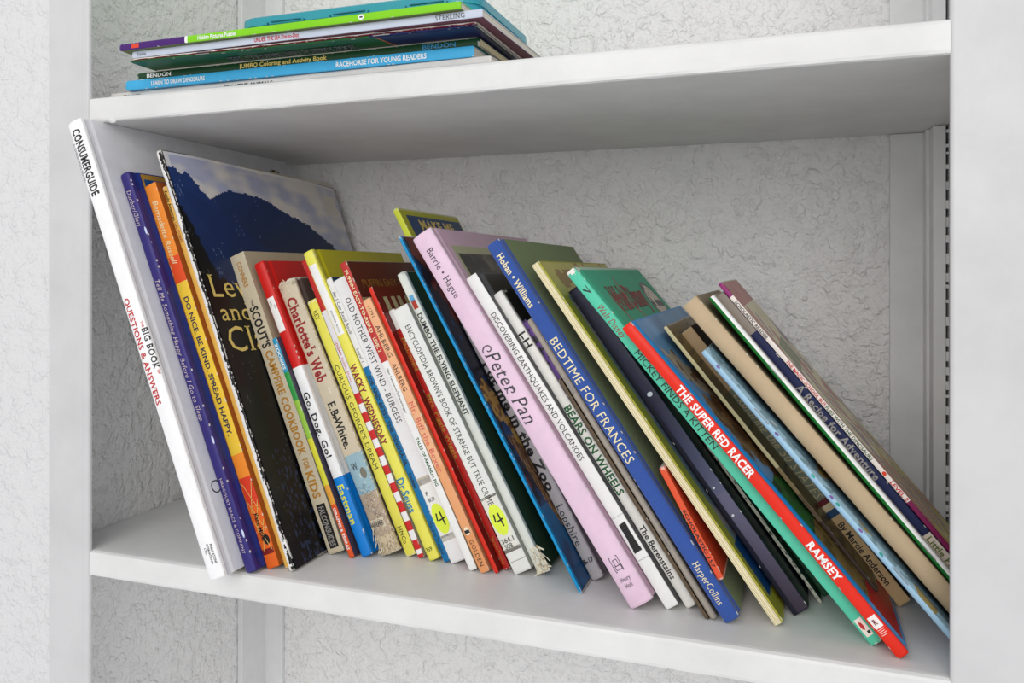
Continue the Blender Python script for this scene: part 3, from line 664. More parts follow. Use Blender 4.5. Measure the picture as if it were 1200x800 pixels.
# 5 black landscape paperback
def lewis_side(x,y,z):
    if y<.009:
        n=nz(z*22,x*1.2,1); k=nz(z*120,x*3,7)
        return (228,226,224) if (x<.62+.3*n+.25*k) or (z<.07 and n>.0) else (24,22,24)
    return None
lb=lambda y,z:(.0005+.0016*max(0,(z-.25)/.07)*(y/.233)**2+.0008*math.sin(max(0,y)*40)*max(0,(z-.2)/.12),-.0075*(y/.233)**2*max(0,(z-.1)/.22))
B=make_book('paperback_book','lewis','large worn black paperback whose cover shows blue mountains under a cloudy sky','paper',(225,222,220),(16,14,15),.233,wear=1.,cf=lewis_side,bendf=lb,pages=True)
ridge1=[(-5,312),(10,310),(14,306),(18,309),(24,303),(32,292),(45,280),(60,268),(75,257),(95,246),(120,238),(240,200),(240,-5),(-5,-5)]
ridge2=[(30,283),(45,291),(62,297),(80,298),(98,297),(118,293),(135,285),(150,280),(165,276),(185,262),(205,250),(240,225),(240,-5),(30,-5)]
dark=[(-5,290),(3,278),(8,262),(13,240),(20,222),(32,212),(44,200),(60,212),(75,206),(90,196),(240,150),(240,-5),(-5,-5)]
def lewis(y,z):
    j=nz(y*.22,z*.22)*2.2+nz(y*.7,z*.7,4)*1.3
    scr=nz(y*.9+z*.25,z*.06,9)
    if inpoly(dark,y+j,z+j):
        c=(13,12,13)
        if z<85 and y>12 and nz(y*.5,z*.2,6)>.12+z*.003: c=(40,50,78)
        if scr>.62 : c=(60,58,56)
        return c
    if inpoly(ridge1,y+j*.6,z+j):
        c=mixc((24,52,110),(20,34,66),max(0,min(1,(300-z)/110)))
        if inpoly([(0,300),(60,268),(95,246),(90,225),(40,235)],y,z): c=mixc(c,(16,36,84),.25)
        if scr>.6: c=mixc(c,(150,165,190),.5)
        return c
    if inpoly(ridge2,y+j*.6,z+j*.8):
        c=mixc((26,50,100),(16,28,58),max(0,min(1,(296-z)/70)))
        if scr>.66: c=mixc(c,(150,165,190),.5)
        return c
    k=nz(y*.018,z*.05+y*.01,2)+.5*nz(y*.06,z*.12,5)
    c=mixc((176,180,204),(222,216,210),max(0,min(1,.5+k*1.6)))
    if y>205 and z>292 and y<228 and z<312: c=(214,206,196)
    if y<6 or z>321.5: c=mixc(c,(235,232,228),.6)
    return c
t=G('lewis')[4]
picture(B,t,.0012,.232,.001,.3235,.0011,lewis,bend=lb,off=.0006,label='cover print of blue ridges against pale clouds')
cover_text(B,t,'Lewis',.0045,.2055,.066,.019,'lg','r',.0016,-.04); cover_text(B,t,'and',.0075,.1865,.034,.0145,'lg','r',.0015,-.04); cover_text(B,t,'Clark',.0065,.162,.074,.021,'lg','r',.0015,-.04)
# 6 scout
B=make_book('paperback_book','scout','wide tan paperback with black and gold block capitals, in front of the mountain cover','paper',(196,184,158),(186,172,144),.15,mat=MATTE,wear=.3)
t=G('scout')[4]; picture(B,t,.018,.149,.004,.225,.004,lambda y,z:(40,36,34) if z<222 and nz(y*.03,z*.03)>-.4 else (70,60,50))
patch(B,t,'paper',t*.22,t*.8,.004,.0375,(28,26,24),'printed_box')
# 7
B=make_book('booklet','zoob','short thin booklet striped blue, green, yellow and orange beside the tan paperback','paper',(50,150,190),(74,70,88),.14,wear=.2)
# 8
B=make_book('hardcover_book','godog','hardcover with red, white and bright blue spine bands','hard',(205,30,25),(150,22,20),.165,wear=.25,bandcov=True)
t=G('godog')[4]; patch(B,t,'hard',.0008,.0072,.1795,.208,(238,236,232),'printed_box')
# 9 worn beige
B=make_book('hardcover_book','charl','battered beige hardcover with frayed bottom and dark red title','hard',(205,192,166),(96,86,78),.14,mat=MATTE,wear=1.,ragged=3,pagemat_=PAGESC)
t=G('charl')[4]; random.seed(3)
V=[];F=[]
for i in range(46):    # wood-grain drawing, thin wavy strokes
    z=.021+.034*(i%23)/23; x=t*(.08+.55*random.random()); l=t*random.uniform(.15,.4); w_=.00022
    pts=[(x+l*q/5,z+.0012*math.sin(q*1.3+i)) for q in range(6)]
    n=len(V)
    for a,b in pts:
        a=min(a,t*.95); e,f=spine_profile('hard',t); V+=[(a,f(a)-.00013,b),(a,f(a)-.00013,b+w_)]
    F+=[(n+2*q,n+2*q+2,n+2*q+3,n+2*q+1) for q in range(5)]
mk('printed_drawing',V,F,INK['dk'],B)
patch(B,t,'hard',t*.1,t*.85,.020,.0275,(208,196,172),'printed_box'); cross_text(B,'HARPER',t*.14,.0216,t*.66,.0042,'k','s')
cross_text(B,'W',t*.28,.066,t*.3,.006,'dk','s'); patch(B,t,'hard',t*.6,t*.9,.058,.0665,(120,116,104),'printed_emblem',rounded=True)
patch(B,t,'hard',t*.35,t*.5,.106,.112,(60,52,48),'printed_emblem',rounded=True)
V=[];F=[]
def strand(V,F,p,d,n,w,curl):
    q=Vector(p); d=Vector(d).normalized(); i0=len(V)
    for i in range(n):
        s=d.cross(Vector((0,1,0.3))).normalized()*w*(1-i/n*.6); V+=[tuple(q-s),tuple(q+s)]
        q+=d*.0016; d=(d+Vector((random.uniform(-1,1),random.uniform(-.7,.5),random.uniform(-1,1)))*curl).normalized()
        if q.y<-.002: q.y=-.002
        q.z=max(q.z,0.0008+math.tan(.43)*0)
    F+=[(i0+2*i,i0+2*i+1,i0+2*i+3,i0+2*i+2) for i in range(n-1)]
for i in range(70): strand(V,F,(random.uniform(.0005,t*1.1),random.uniform(-.0008,.002),random.uniform(.001,.024)),(random.uniform(-.4,.8),-.15,-1),random.randint(4,8),random.uniform(.00015,.0007),.35)
for i in range(22): strand(V,F,(random.uniform(.001,t),random.uniform(-.0006,.002),G('charl')[3]-random.uniform(.002,.006)),(random.uniform(-.3,.5),-.1,1),random.randint(2,4),random.uniform(.0002,.0006),.35)
o=mk('frayed_cloth',V,F,MATTE,B,[lin((214,202,176)) if i%3 else lin((176,160,132)) for i in range(len(F))]); o['kind']='stuff'
# 10
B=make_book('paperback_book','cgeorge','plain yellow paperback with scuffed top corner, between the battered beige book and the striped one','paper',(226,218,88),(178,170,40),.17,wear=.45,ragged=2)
# 11
B=make_book('paperback_book','striped','thin book with red and white barber stripes along its spine','paper',(205,40,40),(190,186,180),.165,wear=.2)
# 12
B=make_book('hardcover_book','wacky','bright yellow hardcover with maroon title and a tall white box at its top','hard',(232,226,92),(186,178,28),.15,wear=.2)  # cover is the spine's yellow darkened, its shade put into the colour
t=G('wacky')[4]; patch(B,t,'hard',.0009,.0076,.1795,.2385,(240,239,236),'printed_box')
cross_text(B,'359',.0018,.0068,.005,.0032,'k','s')
# 13
B=make_book('paperback_book','joe','slim paperback with white upper and blue lower spine','paper',(232,232,228),(22,62,104),.15,wear=.25)
# 14
B=make_book('paperback_book','mother','thick white paperback with green dot sticker, beside the slim blue and white one','paper',(233,233,233),(60,62,66),.13,mat=MATTE,wear=.15)
t=G('mother')[4]
patch(B,t,'paper',.0006,t-.0006,.0195,.064,(236,235,230),'call_label'); patch(B,t,'paper',.0002,t-.0002,.0598,.0655,(196,186,168),'worn_tape'); patch(B,t,'paper',.0002,t-.0002,.0165,.021,(190,188,180),'worn_tape')
cross_text(B,'F',.003,.0515,.0018,.003,'dk','s'); cross_text(B,'BUR',.003,.0465,.0056,.003,'dk','s')
patch(B,t,'paper',.0004,t-.0004,.0215,.0445,(222,240,72),'dot_sticker',off=.00014,rounded=True,label='round yellow green sticker marked 4')
strokes(B,spine_profile('paper',t)[1],.0032,.0275,.0105,FOUR,.055,'k')
# 15
B=make_book('paperback_book','puffin','tall paperback, brick red above and white below, with maroon cover strip','paper',(186,50,45),(186,178,140),.152,wear=.25)
t=G('puffin')[4]
def puf(y,z):
    if z>211: return (96,34,28)
    if z>199: return (176,168,128)
    if z>190: return (70,66,50) if (int(y)//9)%2 else (150,142,104)
    return (150,150,120) if nz(y*.05,z*.05)>0 else (112,124,104)
picture(B,t,.0012,.151,.05,.2412,.002,puf); cover_text(B,t,'PUFFIN EASY-TO-READ',.0105,.2195,.10,.0068,'gold','s')
# 16
B=make_book('paperback_book','biff','peach coloured paperback with small round number at its foot','paper',(236,176,132),(200,140,96),.16,mat=MATTE,wear=.2)
t=G('biff')[4]; patch(B,t,'paper',t*.18,t*.82,.0275,.0335,(244,226,196),'printed_dot',rounded=True)
patch(B,t,'paper',.0002,t-.0002,.0006,.028,(226,152,98),'printed_band',off=.00004); patch(B,t,'paper',.0002,t-.0002,.028,.08,(230,162,112),'printed_band',off=.00003)
# 17
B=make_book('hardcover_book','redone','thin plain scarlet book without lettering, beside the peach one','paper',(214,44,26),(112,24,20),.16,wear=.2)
t=G('redone')[4]
picture(B,t,.002,.159,.02,.2225,.002,lambda y,z:(108,24,18) if (z>196 or y<8) and not(203<z<214 and 9<y<50 and int(y)%11<6) else ((190,180,140) if (z>193 or y<11) else (62,84,74)))
# 18
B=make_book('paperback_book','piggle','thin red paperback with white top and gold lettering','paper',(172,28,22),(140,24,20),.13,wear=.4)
# 19
B=make_book('paperback_book','encyc','thick white paperback with long black title and green dot sticker, beside thin red books','paper',(228,229,224),(160,160,150),.13,mat=MATTE,wear=.35)
t=G('encyc')[4]
patch(B,t,'paper',.0003,t-.0003,.0175,.0565,(226,225,214),'call_label'); patch(B,t,'paper',.0001,t-.0001,.0155,.0182,(120,116,108),'worn_tape'); patch(B,t,'paper',.0001,t-.0001,.055,.0568,(140,136,126),'worn_tape'); 
patch(B,t,'paper',.0001,t-.0001,.0085,.0091,(170,168,158),'worn_tape')
patch(B,t,'paper',.0008,t-.001,.0275,.0505,(222,240,72),'dot_sticker',off=.00014,rounded=True,label='round yellow green sticker marked 4')
strokes(B,spine_profile('paper',t)[1],.0036,.0335,.0105,FOUR,.055,'k'); cross_text(B,'364.1',.0014,.0222,.0098,.0036,'k','s'); cross_text(B,'SOB',.0022,.0182,.0062,.0034,'k','s')
# 20
B=make_book('hardcover_book','dumbo','off-white hardcover with dark green cover and tattered foot','hard',(225,228,218),(34,62,50),.17,mat=MATTE,wear=.5,ragged=3)
t=G('dumbo')[4]; V=[];F=[]
for i in range(60): strand(V,F,(random.uniform(.0002,t*1.25),random.uniform(-.0008,.002),random.uniform(.001,.02)),(random.uniform(-.3,.8),-.2,-1),random.randint(4,8),random.uniform(.0003,.0011),.3)
o=mk('frayed_cloth',V,F,MATTE,B,[lin((222,216,196)) if i%4 else lin((186,170,140)) for i in range(len(F))]); o['kind']='stuff'
patch(B,t,'hard',t*.2,t*.75,.207,.214,(180,60,44),'printed_emblem'); patch(B,t,'hard',t*.25,t*.75,.213,.218,(96,170,214),'printed_emblem')
# 21
B=make_book('picture_book','makeme','yellow green picture book with blue cover panel, rising behind the pink book','paper',(196,204,52),(176,176,38),.118,wear=.5)
t=G('makeme')[4]; picture(B,t,.009,.116,.04,.2905,.004,lambda y,z:(22,58,104))
cover_text(B,t,'MAKE ME',.027,.2778,.068,.0098,'lg','b')
# 22
B=make_book('picture_book','bluethin','large thin blue-edged picture book with dark painted cover left of the pink book','paper',(0,140,196),(16,42,70),.2,wear=.55,left=(0,120,180))
t=G('bluethin')[4]
def blu(y,z):
    n=nz(y*.035,z*.03,11)+.5*nz(y*.11,z*.1,3)
    if y<2.5: return (0,128,184)
    if inpoly([(2,148),(12,156),(24,140),(20,124),(34,112),(26,96),(18,96),(14,112),(4,128)],y+n*6,z+n*6): return (178,146,70) if nz(y*.2,z*.2)>-.1 else (112,80,50)
    if inpoly([(8,112),(30,110),(34,60),(24,40),(16,64)],y,z): return (86,62,44) if nz(y*.6,z*.12)>0 else (150,116,72)
    if z<60: return mixc((0,98,148),(10,50,92),max(0,min(1,.5+n))) if y<30 else (86,92,116)
    if n>.22: return (112,44,34)
    if n<-.3: return (10,60,110)
    return mixc((12,26,52),(40,34,40),max(0,min(1,.5+n)))
picture(B,t,.0008,.199,.002,.2705,.0011,blu)
# 23
B=make_book('hardcover_book','zoo','grey hardcover with bold black title, half hidden behind the pink book','hard',(170,167,170),(120,118,120),.16,wear=.15,xs=(.09,(40,40,44)))
t=G('zoo')[4]; cross_text(B,'B-17',.0015,.012,.0072,.0034,'k','b')
# 24
B=make_book('hardcover_book','pink','broad pale pink hardcover in a glossy jacket, tallest in the middle of the row','hard',(226,196,216),(204,172,190),.213,wear=.12)  # cover pink darker than the spine: shade of the right-facing side in its colour
t=G('pink')[4]
def pnk(y,z):
    if not(19<y<200 and 60<z<264): return (206,174,192)
    if not(23<y<196 and 64<z<258): return (176,178,140)
    n=nz(y*.05,z*.05)+.6*nz(y*.16,z*.14,4)
    return mixc((52,48,42),(112,104,88),max(0,min(1,.5+n)))
picture(B,t,.0125,.212,.0035,.2755,.0022,pnk)
def frame_lines(B,t,kind,x0,x1,z0,z1,w,ink,name='printed_frame'):
    e,f=spine_profile(kind,t); V=[];F=[]
    for a,b,c,d in((x0,x1,z0,z0+w),(x0,x1,z1-w,z1),(x0,x0+w,z0,z1),(x1-w,x1,z0,z1)):
        n=len(V); V+=[(a,f(a)-.00013,c),(b,f(b)-.00013,c),(b,f(b)-.00013,d),(a,f(a)-.00013,d)]; F.append((n,n+1,n+2,n+3))
    return mk(name,V,F,INK[ink],B)
frame_lines(B,t,'hard',.0045,.0105,.0235,.0335,.0004,'k'); frame_lines(B,t,'hard',.0062,.0092,.027,.0315,.0004,'k'); frame_lines(B,t,'hard',.0056,.0100,.0245,.0275,.0004,'k')
cross_text(B,'Henry',.0042,.0172,.0072,.0028,'dk','r'); cross_text(B,'Holt',.0052,.0128,.0052,.0028,'dk','r')
PZ=[q[1] for q in D['pink']['T'] if q[0]=='Peter Pan'][0]/1000
sw=[(.5-.5*r*math.cos(a*.9),.5+.45*r*math.sin(a*.9)) for a,r in [(i*.45,1-.055*i) for i in range(16)]]
strokes(B,spine_profile('hard',t)[1],.0030,PZ-.0025,.0085,[sw],.045,'dk')
strokes(B,spine_profile('hard',t)[1],.0030,PZ-.0335,.0080,[sw],.045,'dk')
# 25
B=make_book('paperback_book','quake','white book with slim black capitals and a blacked-out mark near its foot','paper',(236,236,234),(92,90,94),.2,wear=.15)
t=G('quake')[4]
picture(B,t,.0045,.199,.002,.246,.003,lambda y,z:(120,120,124) if y<12 else (72,66,62) if nz(y*.03,z*.03)>0 else (88,86,92))
V=[];F=[]
for i in range(9):
    z=.0385+i*.0022; a=.0018+random.uniform(-.0004,.0006); b=.0068+random.uniform(-.0004,.0004)
    n=len(V); V+=[(a,-.00012,z),(b,-.00012,z+.0004),(b,-.00012,z+.0028),(a,-.00012,z+.0024)]; F.append((n,n+1,n+2,n+3))
mk('marker_scribble',V,F,INK['k'],B); patch(B,t,'paper',.0001,t-.0001,.0335,.0339,(170,170,166),'tape_edge'); patch(B,t,'paper',.0001,t-.0001,.0635,.0639,(190,190,186),'tape_edge')
# 26
B=make_book('hardcover_book','bears','white hardcover with dark green capitals and black cover','hard',(234,232,226),(38,36,38),.165,wear=.5)
# 27-29
B=make_book('booklet','purple','thin purple booklet with dark marbling, behind the white book with green capitals','paper',(104,64,150),(40,34,50),.15,wear=.1,cf=lambda x,y,z:(36,30,44) if nz(z*60,x,y*40)>.12 else None)
B=make_book('booklet','darkthin','very short dark brown booklet standing at the foot of the grey one','paper',(92,76,56),(60,50,40),.13,wear=.3)
B=make_book('booklet','greystap','warm grey stapled booklet left of the blue cloth book','staple',(158,149,138),(120,112,104),.15,mat=MATTE,wear=.1)
# 30
B=make_book('hardcover_book','frances','blue cloth hardcover with cream capitals and green cover sides','hard',(50,84,160),(92,116,40),.193,mat=CLOTH,wear=.15,cf=lambda x,y,z:(50,84,160) if y<.0165 else None,left=(92,116,40))
# 31
B=make_book('booklet','orangeslip','small orange booklet stuck between the blue cloth book and the cream pages','paper',(222,84,48),(200,70,40),.1,wear=.5)
# 32 bare cream signatures
k='cream'; x0,y0,ph,h,t,z0=G(k)
B=make_book('magazine','cream','coverless looking cream magazine with layered folded pages and olive back','paper',(230,220,182),(168,164,56),.2,mat=MATTE,wear=.1,pagemat_=PAGESC,cf=lambda x,y,z:(168,164,56) if x>.84 else None)
for i in range(5):
    xa=t*(.02+.165*i); xb=xa+t*.15
    V=[];F=[];n=16
    for q in range(n+1):
        z=.0006+(h-.0012)*q/n; fl=.0022*max(0,(.1-z/h)/.1)**2*(i-1)*.35
        for x,y in((xa,.002),(xa+.1*(xb-xa),-.0004),(xb-.1*(xb-xa),-.0004),(xb,.002)): V.append((x+fl*0,y-.0003*math.sin(i*2.1),z+.0006*math.sin(i)*(1 if q==n else 0)))
    for q in range(n):
        for j in range(3): a=q*4+j; F.append((a,a+1,a+5,a+4))
    mk('page_section',V,F,MATTE,B,[lin((238,230,196) if i%2 else (220,208,168))]*len(F))
def crm(y,z):
    if z>236 : return (186,178,92) if nz(y*.05,z*.05)>-.3 else (150,120,60)
    if 12<y<150 and 50<z<236: return (110,124,140) if nz(y*.03,z*.03)>0 else (150,140,150)
    if z<50 and 8<y<190 and z>14: return (20,66,120)
    return (156,152,50)
picture(B,t,.0012,.199,.002,.2632,.003,crm)
# 33
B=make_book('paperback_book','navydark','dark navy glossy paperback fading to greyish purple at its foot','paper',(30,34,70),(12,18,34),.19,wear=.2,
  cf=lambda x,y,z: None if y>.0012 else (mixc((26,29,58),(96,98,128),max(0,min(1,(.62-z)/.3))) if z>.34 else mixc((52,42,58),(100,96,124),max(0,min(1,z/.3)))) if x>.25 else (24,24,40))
t=G('navydark')[4]; picture(B,t,.001,.189,.004,.2437,.004,lambda y,z:(92,62,36) if 196<z<214 and y<60 else ((10,40,40) if nz(y*.04,z*.04)>.1 else (12,16,32)))
patch(B,t,'paper',t*.4,t*.75,.1575,.1605,(210,214,226),'wear_spot',rounded=True)
for z in(.088,.068): patch(B,t,'paper',t*.4,t*.55,z,z+.0015,(220,220,226),'wear_spot',rounded=True)
# 34,35
B=make_book('booklet','greenmag','torn dark green booklet with ragged white spine edge, left of the turquoise book','paper',(190,186,172),(18,46,38),.16,wear=1.,cf=lambda x,y,z:((196,192,178) if nz(z*70,x*2,4)>-.25 else (20,44,38)) if y<.0025 else None,left=(12,30,28))
B=make_book('booklet','lego','short dark green booklet tucked under the turquoise hardcover','paper',(36,74,50),(28,58,40),.14,wear=.3)
# 36
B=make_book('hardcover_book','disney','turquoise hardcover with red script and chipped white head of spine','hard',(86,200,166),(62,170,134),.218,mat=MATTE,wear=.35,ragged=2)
t=G('disney')[4]
def stroke(pts,w):
    def f(y,z):
        for (a,b),(c,d) in zip(pts,pts[1:]):
            vx,vz=c-a,d-b; l=vx*vx+vz*vz; k=max(0,min(1,((y-a)*vx+(z-b)*vz)/l)) if l else 0
            if math.hypot(y-a-k*vx,z-b-k*vz)<w: return True
        return False
    return f
def wav(y0,y1,zc,a,n,ph=0): return [(y0+(y1-y0)*i/(n*6),zc+a*math.sin(i*math.pi/3+ph)*(1-.3*(i%5)/5)) for i in range(n*6+1)]
sts=[stroke([(26,262),(34,240),(40,226),(60,222)],1.3),stroke([(84,266),(78,244),(96,224),(140,220)],1.3)]
def dis(y,z):
    if any(s(y,z) for s in sts): return (178,56,50)
    r=((y-178)/26)**2+((z-240)/20)**2
    if r<1 : return (206,196,180) if r<.72 and nz(y*.12,z*.12)>-.12 else (36,32,34)
    return None
picture(B,t,.03,.214,.19,.27,.0014,dis)
cover_text(B,t,'Walt Disney',.034,.238,.112,.021,'dred','riB')
picture(B,t,.0004,.006,G('disney')[3]-.0045,G('disney')[3]-.0005,.0012,lambda y,z:(226,220,208) if nz(y,z)>-.3 else None)
for i in range(3): patch(B,t,'hard',.0004+i*.002,t-.001-i*.0008,G('disney')[3]-.0018-.0016*i,G('disney')[3]-.0002-.0016*i,(232,228,220),'wear_spot',off=.00006+.00002*i)
patch(B,t,'hard',.0014,t-.0014,.0055,.0165,(240,232,222),'printed_badge',rounded=False); patch(B,t,'hard',.0022,t-.003,.0095,.0145,(196,50,44),'printed_dot',off=.00013,rounded=True); patch(B,t,'hard',.0036,t-.002,.0068,.0085,(40,40,40),'printed_bar',off=.00013)
# 37
B=make_book('hardcover_book','racer','vivid red orange hardcover with white capitals and a painted sky blue cover','hard',(226,40,18),(96,150,200),.236,wear=.1,cf=lambda x,y,z:(40,140,205) if (y>.0088 and x>.6 and z>.12) else None,left=(222,38,18))
t=G('racer')[4]
def rac(y,z):
    n=nz(y*.03,z*.03,2); m=nz(y*.09,z*.09,6)
    if z<28: return (205,40,24)
    if y<13.2: return (46,146,210)
    if inpoly([(16,206),(24,212),(44,204),(60,190),(80,176),(74,160),(40,172),(20,188)],y+m*6,z+m*6): return (176,162,142) if m>-.15 else (120,92,70)
    if inpoly([(20,172),(60,166),(120,150),(160,100),(90,90),(40,110),(18,132)],y+m*8,z+m*8): return (98,66,44) if m>0 else (140,104,66)
    if z<112+8*n and z>72: return (44,110,44) if m>-.1 else (22,64,34)
    if z<=72: return (150,122,64) if m>-.1 else (108,88,48)
    return mixc((112,164,208),(86,128,176),max(0,min(1,.5+n)))
picture(B,t,.0118,.235,.003,.2325,.002,rac)
patch(B,t,'hard',.0011,t-.001,.0185,.0258,(240,236,232),'printed_badge'); cross_text(B,'R',.0024,.0208,.0022,.0032,'mar','rb')
for i in range(4): patch(B,t,'hard',.0014,t-.0016-.0005*(i%2),.0174-.0011*i,.0178-.0011*i,(240,200,190),'printed_line')
# 38
B=make_book('picture_book','olive','thin book with cream spine and brown cover wedged above the red orange one','paper',(206,196,150),(120,98,54),.15,wear=.4,bands=[(202,(206,196,150)),(90,(140,120,84)),(70,(96,78,56)),(50,(60,46,38))])  # lower spine bands turn brown: darkness between the books painted into the colour
t=G('olive')[4]; picture(B,t,.001,.149,.002,.2000,.003,lambda y,z:(134,110,58) if nz(y*.02,z*.2)>-.1 else (92,74,44))
# 39
B=make_book('paperback_book','states','tan softcover with grey green panel and red, cream and blue stripes','paper',(190,162,125),(64,46,36),.15,mat=MATTE,wear=.15)
# 40
B=make_book('booklet','ltblue','pale blue stapled booklet with swirled cover, crossing over the tan softcover','staple',(160,198,222),(110,140,156),.15,wear=.1,cf=lambda x,y,z:((132,160,172) if nz(z*30,x*3,2)>-.15 else (104,128,136)) if x>.55 and y<.02 and not(z<.55 and nz(z*9,4,x)>.2) else ((138,122,76) if x>.6 and y<.02 else None))
t=G('ltblue')[4]
picture(B,t,.002,.149,.002,.2125,.0022,lambda y,z:mixc((132,172,192),(84,112,130),max(0,min(1,.5+1.4*nz(y*.05+z*.02,z*.02,3)))) if not (z<120 and nz(y*.04,z*.03,8)>.15) else (132,112,66))
e,f=spine_profile('staple',t)
for i,(z,c) in enumerate(((.2,(120,96,160)),(.15,(110,90,150)),(.12,(60,170,150)),(.105,(120,84,150)),(.1,(40,150,130)),(.082,(120,96,160)),(.066,(50,150,140)))):
    patch(B,t,'staple',t*.35,t*.6,z,z+.003,c,'printed_fish',off=.0001,rounded=True)
# 41
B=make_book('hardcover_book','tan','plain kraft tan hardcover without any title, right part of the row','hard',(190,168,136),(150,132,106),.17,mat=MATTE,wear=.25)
# 42
B=make_book('booklet','green','slender booklet with half green, half white stapled spine','staple',(240,240,238),(190,180,170),.17,wear=0.,xs=(.48,(22,112,44)),left=(22,112,44))
# 43
B=make_book('booklet','navyrec','navy booklet with rounded grey slab lettering, between the green-edged and purple-edged ones','paper',(20,30,72),(20,30,72),.16,mat=MATTE,wear=.05)
# 44
B=make_book('paperback_book','school','thin reader with purple and white spine and cartoon drawn cover, rightmost of the row','paper',(232,222,214),(176,170,136),.142,wear=.3)
t=G('school')[4]
def sch(y,z):
    n=nz(y*.04,z*.04,5); m=nz(y*.3,z*.05,2)
    if z>222: return (190,120,112) if m>-.2 else (160,96,96)
    if 168<z<190 and 20<y<95 and not 54<y<60: return (132,150,112) if int(z*.7+y*.2)%3 else (96,112,84)
    if y<4: return (178,116,96)
    if n>.25: return (186,130,120)
    if n<-.3: return (148,128,140)
    if z<95 and n>-.05: return (196,180,80)
    if z<130 and m>.25: return (128,120,100)
    return (222,212,176) if m>-.35 else (190,180,142)
picture(B,t,.0012,.141,.002,.2408,.0016,sch)
patch(B,t,'paper',.0003,t-.0003,.0960,.0988,(214,60,30),'printed_dot',rounded=True)
# ---------------------------------------------------------------- flat pile on the upper shelf
def make_flat(name,x0,y0,z0,yaw,Ln,t,depth,label,kind,spine,cover,under,texts=(),bands=(),mat=None,wear=.3,pm=None,ragged=0,cf=None):
    R=bpy.data.objects.new(name,None); C.objects.link(R); R.empty_display_size=.02
    c,s=math.cos(yaw),math.sin(yaw)
    Mx=Matrix(((0,-s,-c,x0+Ln*c),(0,c,-s,y0+Ln*s),(1,0,0,z0),(0,0,0,1)))
    R.matrix_world=Mx
    tag(R,label,'book','books lying in a pile on the upper shelf')
    body(R,kind,Ln,t,depth,spine,cover,mat,wear,[(Ln*1000-b,col) for b,col in bands],False,None,True,ragged,pm,cf,under,seed=z0*500)
    e,f=spine_profile(kind,t)
    for (tx,s0,s1,cap,ink,sty) in texts:
        cap/=1000
        M=Matrix(((0,1,0,t/2-cap/2),(0,0,1,-.00014),(-1,0,0,Ln-s0),(0,0,0,1)))
        text(R,tx,sty,M,'lettering',ink,s1-s0,cap,f)
    return R
def fs(x,o): # distance along the spine of a point seen at world x
    return x-o
P1=make_flat('picture_book',-.0008,.0207,.344,-.0198,.3214,.0070,.2,'thin grey white book at the very bottom of the flat pile','paper',(214,212,208),(210,208,204),(200,198,196),
  [('LEE J. AMES',.012,.031,3.,'k','b'),('CREATIVE ANIMALS',.11,.153,3.,'k','b')],wear=.5)
make_flat('picture_book',.0197,.0156,.3512,-.0071,.2893,.0071,.21,'sky blue drawing book with white capitals, second from the bottom of the pile','paper',(66,174,224),(66,174,224),(60,160,210),
  [('LEARN TO DRAW DINOSAURS',.0254,.0752,3.4,'w','b'),('RACEHORSE FOR YOUNG READERS',.1867,.2556,3.6,'w','b')],wear=.3)
make_flat('activity_book',.0300,.0165,.3585,-.0034,.2822,.0050,.2,'dark green activity book with yellow lettering, directly above the sky blue one','paper',(22,66,36),(96,150,50),(30,80,40),
  [('BENDON',.0098,.0325,3.0,'w','b'),('JUMBO Coloring and Activity Book',.0945,.168,3.2,'lg','b'),('BENDON',.2415,.2655,3.2,'teal','b')],wear=.45,pm=PAGESC)
make_flat('booklet',.0480,.0168,.3637,.003,.262,.0009,.2,'very thin off-white booklet between the two green ones in the pile','paper',(206,204,192),(200,196,184),(186,184,176),wear=.1)
R=make_flat('magazine',.0460,-.0067,.3648,.0105,.2717,.0012,.208,'thin green and navy magazine overhanging the front of the pile','staple',(24,84,40),(20,70,38),(24,80,40),bands=[(0,(24,84,40)),(197,(26,32,84))],wear=.3)
M=Matrix(((0,0,-1,-.0004),(0,-1,0,.0185),(-1,0,0,.2717-.075),(0,0,0,1)))
text(R,'SEEK, COLORING AND ACTIVITY BOOK',  'rb',M,'cover_lettering','k',.103,.009)
text(R,'SEEK, COLORING AND ACTIVITY BOOK','rb',Matrix(((0,0,-1,-.00036),(0,-1,0,.0191),(-1,0,0,.2717-.0756),(0,0,0,1))),'cover_lettering','gry',.103,.009)
V=[(-.00022,.0006,.0005),(-.00022,.0006,.0700),(-.00022,.03,.0640),(-.00022,.2,.0600),(-.00022,.2,.0005)]
mk('cover_panel',V,[(0,1,2,3,4)],GLOSS,R,[lin((24,28,72))]); 
V=[(-.00026,.0006,.0700),(-.00026,.0006,.0716),(-.00026,.03,.0656),(-.00026,.03,.0640)]; mk('cover_line',V,[(0,1,2,3)],GLOSS,R,[lin((170,90,40))])
make_flat('magazine',.0474,-.0057,.3661,.0066,.2706,.0018,.208,'maroon magazine with torn white upper edge in the middle of the pile','staple',(110,22,40),(100,20,36),(92,20,38),wear=.9,cf=lambda x,y,z:((232,228,222) if x>.5+.25*nz(z*40,2,3) and y<.004 else None))
make_flat('puzzle_book',.0471,-.0058,.3681,-.0162,.2772,.0049,.21,'pale grey blue puzzle book with small red lettering, second from the top of the pile','paper',(196,204,220),(200,206,220),(104,56,72),
  [('Kimble',.0048,.0135,2.6,'k','r'),('UNDER THE SEA Dot-to-Dot',.1085,.1445,3.0,'red','b'),('STERLING',.2455,.2655,3.2,'dk','r')],wear=.15)
R=make_flat('puzzle_book',.0395,-.0099,.3731,-.0178,.2722,.0047,.205,'lime green and purple puzzle book at the top of the pile','paper',(128,204,24),(128,204,24),(92,104,30),
  [('Hidden Pictures Puzzles',.0715,.1045,2.9,'w','b')],bands=[(0,(70,28,110)),(60.0,(236,236,236)),(62.4,(128,204,24))],wear=.1)
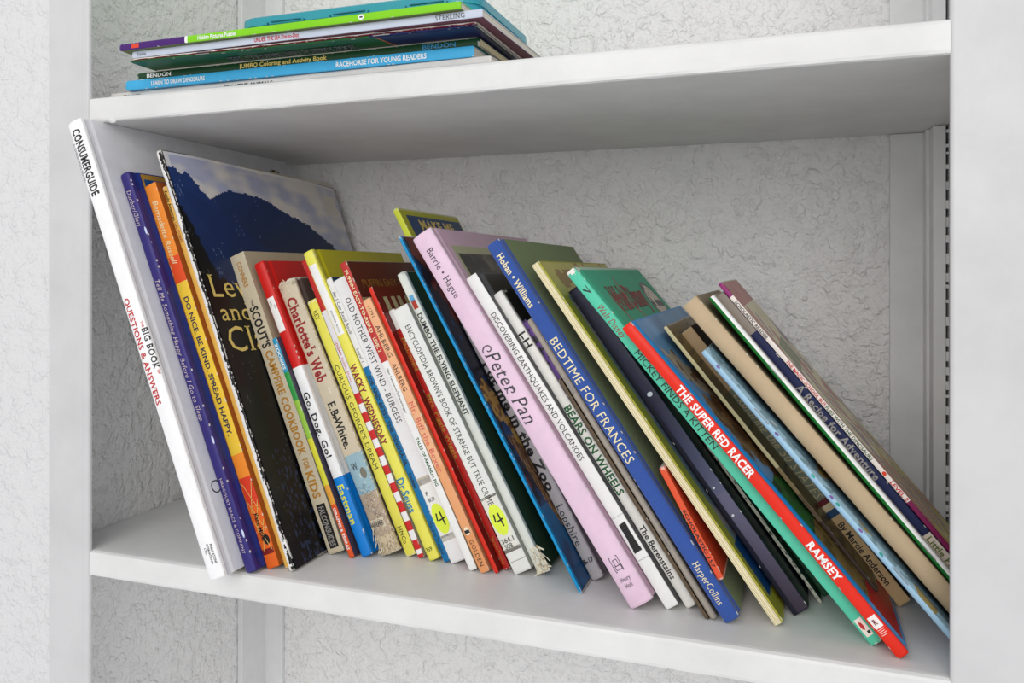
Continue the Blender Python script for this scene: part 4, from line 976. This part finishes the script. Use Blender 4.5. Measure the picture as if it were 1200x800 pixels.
patch(R,.0047,'paper',.0008,.0039,.2722-.0185,.2722-.0115,(222,70,44),'printed_badge'); patch(R,.0047,'paper',.0007,.0041,.2722-.2045,.2722-.2005,(240,240,240),'printed_badge',rounded=True)
patch(R,.0047,'paper',.0019,.0029,.2722-.2036,.2722-.2014,(30,30,30),'printed_mark',off=.00016)
# teal case on top of the pile
m,nt,b=newmat('teal_translucent_plastic'); b.inputs['Base Color'].default_value=(*lin((60,185,205)),1); b.inputs['Roughness'].default_value=.22; b.inputs['Transmission Weight'].default_value=.4; b.inputs['IOR'].default_value=1.45
n=N(nt,'ShaderNodeTexNoise',Scale=500.); bp=N(nt,'ShaderNodeBump',Strength=.1,Distance=.0003); L(nt,n.outputs[0],bp.inputs['Height']); L(nt,bp.outputs[0],b.inputs['Normal'])
TEAL=m; TEALD=flat('teal_moulding',(18,110,136),.35)
R=bpy.data.objects.new('plastic_case',None); C.objects.link(R); R.location=(.130,.004,.3780); tag(R,'flat teal plastic case with rounded corners lying on top of the book pile','case')
W,Dp,Hh,rr=.184,.118,.0130,.016
def rounded(W,Dp,r,inset=0,n=7):
    p=[]
    for cx,cy,a0 in((W-r,r,-90),(W-r,Dp-r,0),(r,Dp-r,90),(r,r,180)):
        for i in range(n+1):
            a=math.radians(a0+90*i/n); p.append((cx+(r-inset)*math.cos(a),cy+(r-inset)*math.sin(a)))
    return p
lv=[(0,.0016),(.0012,.0002),(.0048,.0),(.0050,.0009),(.0060,.0009),(.0062,.0),(.0118,.0003),(Hh,.002)]
V=[];F=[]
for z,ins in lv:
    V+=[(x,y,z) for x,y in rounded(W,Dp,rr,ins)]
n=len(rounded(W,Dp,rr))
for k in range(len(lv)-1):
    for i in range(n): j=(i+1)%n; F.append((k*n+i,k*n+j,(k+1)*n+j,(k+1)*n+i))
F.append(tuple(range(n))[::-1]); F.append(tuple(range((len(lv)-1)*n,len(lv)*n)))
mk('shell',V,F,TEAL,R)
for x0 in(.028,.078,.135): 
    multi('clasp',[(x0,x0+.03,-.0012,.0004,.0030,.0036),(x0,x0+.0008,-.0012,.0004,.0036,.0074),(x0+.0292,x0+.03,-.0012,.0004,.0036,.0074),(x0+.003,x0+.027,-.0012,.0004,.0074,.0080)],TEALD,R)
build_text()
